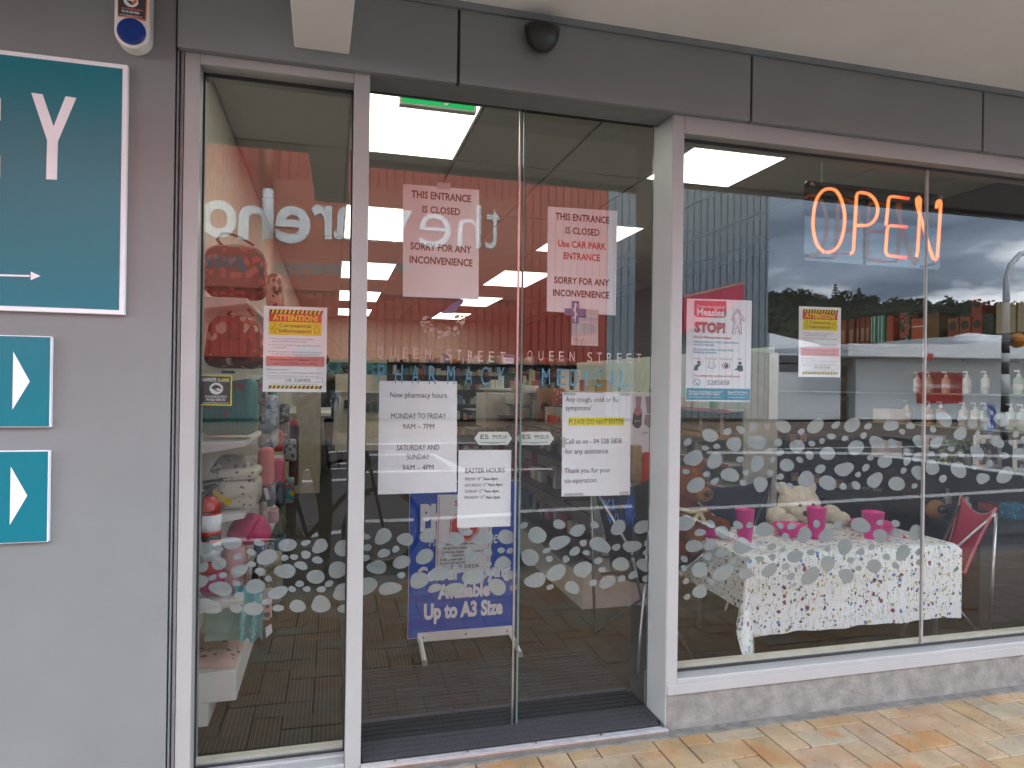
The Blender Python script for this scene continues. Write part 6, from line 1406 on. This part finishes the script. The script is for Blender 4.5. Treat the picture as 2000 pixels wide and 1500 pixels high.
for a in ((1534,560,15,10,'round dark tree at the left end of the ridge line'),(1548,563,13,8,'tall narrow tree second on the ridge line'),(1580,562,14,11,'broad dark tree third on the ridge line'),(1603,568,11,9,'small clumped tree between the broad tree and the pine'),(1632,555,17,7,'layered pine standing tallest on the ridge','pine'),(1643,566,12,10,'bushy tree right beside the layered pine'),(1678,562,13,6,'small layered pine right of the bushy tree','pine'),(1690,572,10,12,'low broad tree sloping to the right of the small pine'),(1516,572,12,8,'shaded tree half behind the store corner')): tree(*a)

# ================================================================== CYCLIST TAKING THE PHOTO, AND STAFF
SKIN = pm('skin', (.46,.27,.19), .5); HAIR = pm('dark_hair', (.02,.014,.01), .6, 0, .3, 60, .5, bscale=200)
def person(label, base, pose, face, shirt, trousers, shoes, sitz=0., hat=False, looks=-1):
    """pose: joint offsets for arms; the figure faces +Y when face=1 and -Y when face=-1"""
    J = {'pelvis': ((0,0,.95), .135), 'waist': ((0,0,1.08), .125), 'chest': ((0,0,1.30), (.165,.125)), 'neck0': ((0,0,1.46), .075), 'neck': ((0,.01,1.53), .056), 'head': ((0,.025,1.64), .083), 'crown': ((0,.015,1.72), .072)}
    E_ = [('pelvis','waist'),('waist','chest'),('chest','neck0'),('neck0','neck'),('neck','head'),('head','crown')]
    for s, n in ((-1,'l'),(1,'r')):
        sh = Vector((s*.185, 0, 1.41)); el, wr = [Vector(v) for v in pose[n]]
        hd = (wr-el).normalized(); pm_ = wr+hd*.07; side = Vector((-s,0,0)); up = Vector((0,0,1))
        J.update({n+'sh': (sh, .068), n+'el': (el, .044), n+'wr': (wr, .029), n+'palm': (pm_, (.036,.022)), n+'th': (wr+hd*.05+side*.045+up*.01, .011), n+'th2': (wr+hd*.085+side*.062+up*.012, .0095)})
        E_ += [('chest',n+'sh'),(n+'sh',n+'el'),(n+'el',n+'wr'),(n+'wr',n+'palm'),(n+'wr',n+'th'),(n+'th',n+'th2')]
        for q, (o, l_) in enumerate(((.027,.060),(.009,.072),(-.009,.068),(-.026,.052))):
            a = pm_+hd*.02+up*o; J[n+'f%da' % q] = (a, .0095); J[n+'f%db' % q] = (a+hd*l_*.55+side*.012, .0088); J[n+'f%dc' % q] = (a+hd*l_*.85+side*.034, .0078); E_ += [(n+'palm',n+'f%da' % q),(n+'f%da' % q,n+'f%db' % q),(n+'f%db' % q,n+'f%dc' % q)]
        kn, an = [Vector(v) for v in pose[n+'leg']]
        J.update({n+'hip': ((s*.095,0,.90), .098), n+'kn': (kn, .060), n+'an': (an, .040), n+'toe': (an+Vector((s*.02,.17,-.045)), .036)}); E_ += [('pelvis',n+'hip'),(n+'hip',n+'kn'),(n+'kn',n+'an'),(n+'an',n+'toe')]
    B_ = Vector(base); f = face
    for k in J: c = Vector(J[k][0]); J[k] = (Vector((c.x, c.y*f, c.z)) + B_, J[k][1])
    me = skin(J, E_, 2); t = thing('person', label, 'person', base)
    for m_ in (SKIN, shirt, trousers, shoes): me.materials.append(m_)
    seg = [(J[a][0], J[b][0], a, b) for a, b in E_]
    for p in me.polygons:
        c = p.center; best = None
        for a, b, na, nb in seg:
            d = b-a; u = max(0, min(1, (c-a).dot(d)/max(d.length_squared, 1e-9))); q = (c-a-d*u).length
            if best is None or q < best[0]: best = (q, na, nb, u)
        n = best[2]; m_ = 0
        if n in ('waist','chest') or n.endswith('sh') or n.endswith('el') or (n == 'neck0') or (n.endswith('wr') and best[3] < .9): m_ = 1
        if n.endswith('hip') or n.endswith('kn') or (n.endswith('an')) or (n == 'waist' and best[3] < .3): m_ = 2
        if n.endswith('toe'): m_ = 3
        p.material_index = m_; p.use_smooth = True
    me.transform(Matrix.Translation(-B_)); o = bpy.data.objects.new('body', me); COL.objects.link(o); o.parent = t
    h = J['head'][0]
    MB().ell(h+Vector((0,-.012*f,.035)), (.092,.104,.098), 18, 12).build('hair', HAIR, t, smooth=True) if not hat else MB().ell(h+Vector((0,-.005*f,.055)), (.105,.135,.080), 18, 10).build('helmet', pm('helmet_dark', (.03,.03,.035), .3), t, smooth=True)
    MB().ell(h+Vector((0,.092*f,-.012)), (.013,.02,.024), 10, 8).build('nose', SKIN, t, smooth=True); MB().ell(h+Vector((0,.080*f,-.052)), (.026,.010,.007), 10, 6).build('mouth', pm('lips', (.34,.12,.10), .5), t, smooth=True)
    for s in (-1, 1):
        MB().ell(h+Vector((s*.031,.080*f,.012)), (.013,.009,.008), 10, 6).build('eye', PAPER, t, smooth=True); MB().ell(h+Vector((s*.031,.0875*f,.012)), (.006,.004,.006), 8, 6).build('iris', INK, t, smooth=True); MB().ell(h+Vector((s*.085,-.004*f,-.008)), (.012,.02,.03), 8, 6).build('ear', SKIN, t, smooth=True)
    return t
cb = rf(598, 960, -2.98, YS); bx_, by_ = cb.x, -2.98
tgt = Vector((EYE.x-bx_, -(EYE.y-.015-by_)*-1, EYE.z))        # phone place relative to the figure, looking at the shop
wl = Vector((tgt.x-.11, tgt.y-.10, EYE.z-ROADZ-.06)); wr_ = Vector((tgt.x+.10, tgt.y-.10, EYE.z-ROADZ-.06))
PLAID = floral('blue_plaid_shirt', (.16,.21,.29), [(.50,.54,.60)], 22, .42)
person('cyclist in blue patterned shirt and dark trousers astride a bicycle, holding up a phone', (bx_, by_, ROADZ), dict(l=[(-.30,.16,1.10), wl], r=[(.27,.16,1.10), wr_], lleg=[(-.12,.05,.50),(-.14,.0,.085)], rleg=[(.15,.09,.50),(.15,.02,.085)]), 1, PLAID, pm('dark_jeans', (.025,.028,.04), .85), BLACK, hat=True)
ph = thing('phone', 'black mobile phone held up towards the shopfront', 'phone', (EYE.x, EYE.y-.02, EYE.z)); box('phone_body', BLACK, EYE.x-.075, EYE.x+.075, EYE.y-.022, EYE.y-.013, EYE.z-.055, EYE.z+.02, ph, .003)
# bicycle ---------------------------------------------------------------------
YBK = -2.86; wc = rf(747, 1052, YBK, YD); RW = .31; fx = wc.x; rx = fx-1.0; hz = ROADZ+RW+.012
bk = thing('bicycle', 'dark bicycle standing on the road at the kerb, mirrored in the glass', 'bicycle', ((fx+rx)/2, YBK, ROADZ)); FRM = pm('bike_frame_paint', (.03,.03,.034), .3); TYR = pm('tyre_rubber', (.02,.02,.02), .8)
for x in (fx, rx):
    w = MB().tube([(x+RW*math.cos(i*math.pi/24), YBK, hz+RW*math.sin(i*math.pi/24)) for i in range(48)], .019, 8, closed=True).build('wheel', TYR, bk, smooth=True)
    MB().tube([(x+(RW-.03)*math.cos(i*math.pi/24), YBK, hz+(RW-.03)*math.sin(i*math.pi/24)) for i in range(48)], .009, 6, closed=True).build('rim', STEEL, w, smooth=True)
    sp_ = MB()
    for i in range(24): a = i*math.pi/12; sp_.tube([(x+.02*math.cos(a+.6), YBK+(.03 if i % 2 else -.03), hz+.02*math.sin(a+.6)), (x+(RW-.03)*math.cos(a), YBK, hz+(RW-.03)*math.sin(a))], .0012, 3)
    sp_.build('spokes', STEEL, w); MB().tube([(x, YBK-.05, hz), (x, YBK+.05, hz)], .02, 10).build('hub', STEEL, w)
head0, head1 = Vector((fx-.11, YBK, hz+.50)), Vector((fx-.15, YBK, hz+.64)); bb = Vector((rx+.42, YBK, hz-.03)); seat = Vector((rx+.27, YBK, hz+.48)); rax = Vector((rx, YBK, hz))
for a, b, r in ((head0,bb,.019),(head1+Vector((.015,0,-.05)),seat,.016),(seat+Vector((-.03,0,.13)),bb,.016),(head1,head0,.021)): MB().tube([a, b], r, 10).build('frame_tube', FRM, bk, smooth=True)
for dy in (-.055, .055):
    for a in (bb, seat): MB().tube([a+Vector((0,dy*.4,0)), rax+Vector((0,dy,0))], .009, 8).build('stay', FRM, bk, smooth=True)
    MB().tube([head0+Vector((.0,dy*.7,0)), head0+Vector((.02,dy,-.08)), Vector((fx,YBK+dy,hz))], .012, 8).build('fork', FRM, bk, smooth=True)
sd_ = seat+Vector((-.04,0,.17)); MB().ell(sd_, (.13,.06,.03), 14, 8).build('saddle', BLACK, bk, smooth=True)
hb = head1+Vector((-.01,0,.08)); MB().tube([head1, hb], .014, 8).build('stem', BLACK, bk); MB().tube([hb+Vector((-.08,-.29,.02)), hb+Vector((0,-.2,.01)), hb, hb+Vector((0,.2,.01)), hb+Vector((-.08,.29,.02))], .012, 8).build('handlebar', BLACK, bk, smooth=True)
MB().tube([hb+Vector((.0,.1,0)), hb+Vector((.16,.06,.03)), hb+Vector((.18,.02,-.12)), hb+Vector((.06,0,-.24))], .003, 5).build('brake_cable', BLACK, bk); MB().tube([hb+Vector((.0,-.1,0)), hb+Vector((.13,-.05,.05)), hb+Vector((.15,-.02,-.10)), hb+Vector((.04,0,-.28))], .003, 5).build('brake_cable', BLACK, bk)
MB().tube([bb+Vector((0,-.07,0)), bb+Vector((.12,-.08,-.12))], .01, 6).build('crank', STEEL, bk); MB().tube([bb+Vector((0,.07,0)), bb+Vector((-.12,.08,.12))], .01, 6).build('crank', STEEL, bk)
MB().tube([(bb.x+.085*math.cos(i*.3), YBK-.045, bb.z+.085*math.sin(i*.3)) for i in range(21)], .006, 6, closed=True).build('chainring', STEEL, bk)
for dx, s in ((.12,-1),(-.12,1)): p = bb+Vector((dx, s*.12, -.12 if s < 0 else .12)); box('pedal', BLACK, p.x-.045, p.x+.045, p.y-.04, p.y+.04, p.z-.01, p.z+.01, bk)
# staff inside -------------------------------------------------------------------
stp = at(630, 760, 8.2)
down = dict(l=[(-.25,.02,1.12),(-.27,.12,.88)], r=[(.25,.02,1.12),(.27,.14,.90)], lleg=[(-.10,.01,.49),(-.11,0,.075)], rleg=[(.10,.01,.49),(.11,0,.075)])
person('shop assistant in dark top standing by the counter half behind the attention poster', (stp.x, 8.2, FZ), down, 1, pm('dark_olive_top', (.05,.04,.03), .8), pm('black_trousers', (.012,.012,.013), .85), BLACK)
s2 = at(680, 725, 8.6)
person('dark haired worker behind the far counter, only the head showing', (s2.x, 8.6, FZ-.12), down, -1, pm('dark_tunic', (.05,.05,.06), .8), pm('black_trousers', (0,0,0)), BLACK)
# small leaf litter by the plinth
for x, y in ((1695,1363),(1768,1311)):
    p = gz(x, y, .008); t = thing('dead_leaf', 'curled brown leaf on the pavement by the concrete plinth' if y > 1340 else 'tiny brown leaf scrap caught near the plinth top', 'leaf', tuple(p)); s = .028 if y > 1340 else .012
    MB().add([p+Vector((-s,0,0)), p+Vector((-.3*s,.35*s,.012)), p+Vector((.4*s,.3*s,.004)), p+Vector((s,.05*s,.015)), p+Vector((.3*s,-.3*s,.010)), p+Vector((-.4*s,-.35*s,.002))], [(0,1,5),(1,2,4,5),(2,3,4)]).build('blade', pm('dead_leaf', (.20,.085,.03), .8), t)
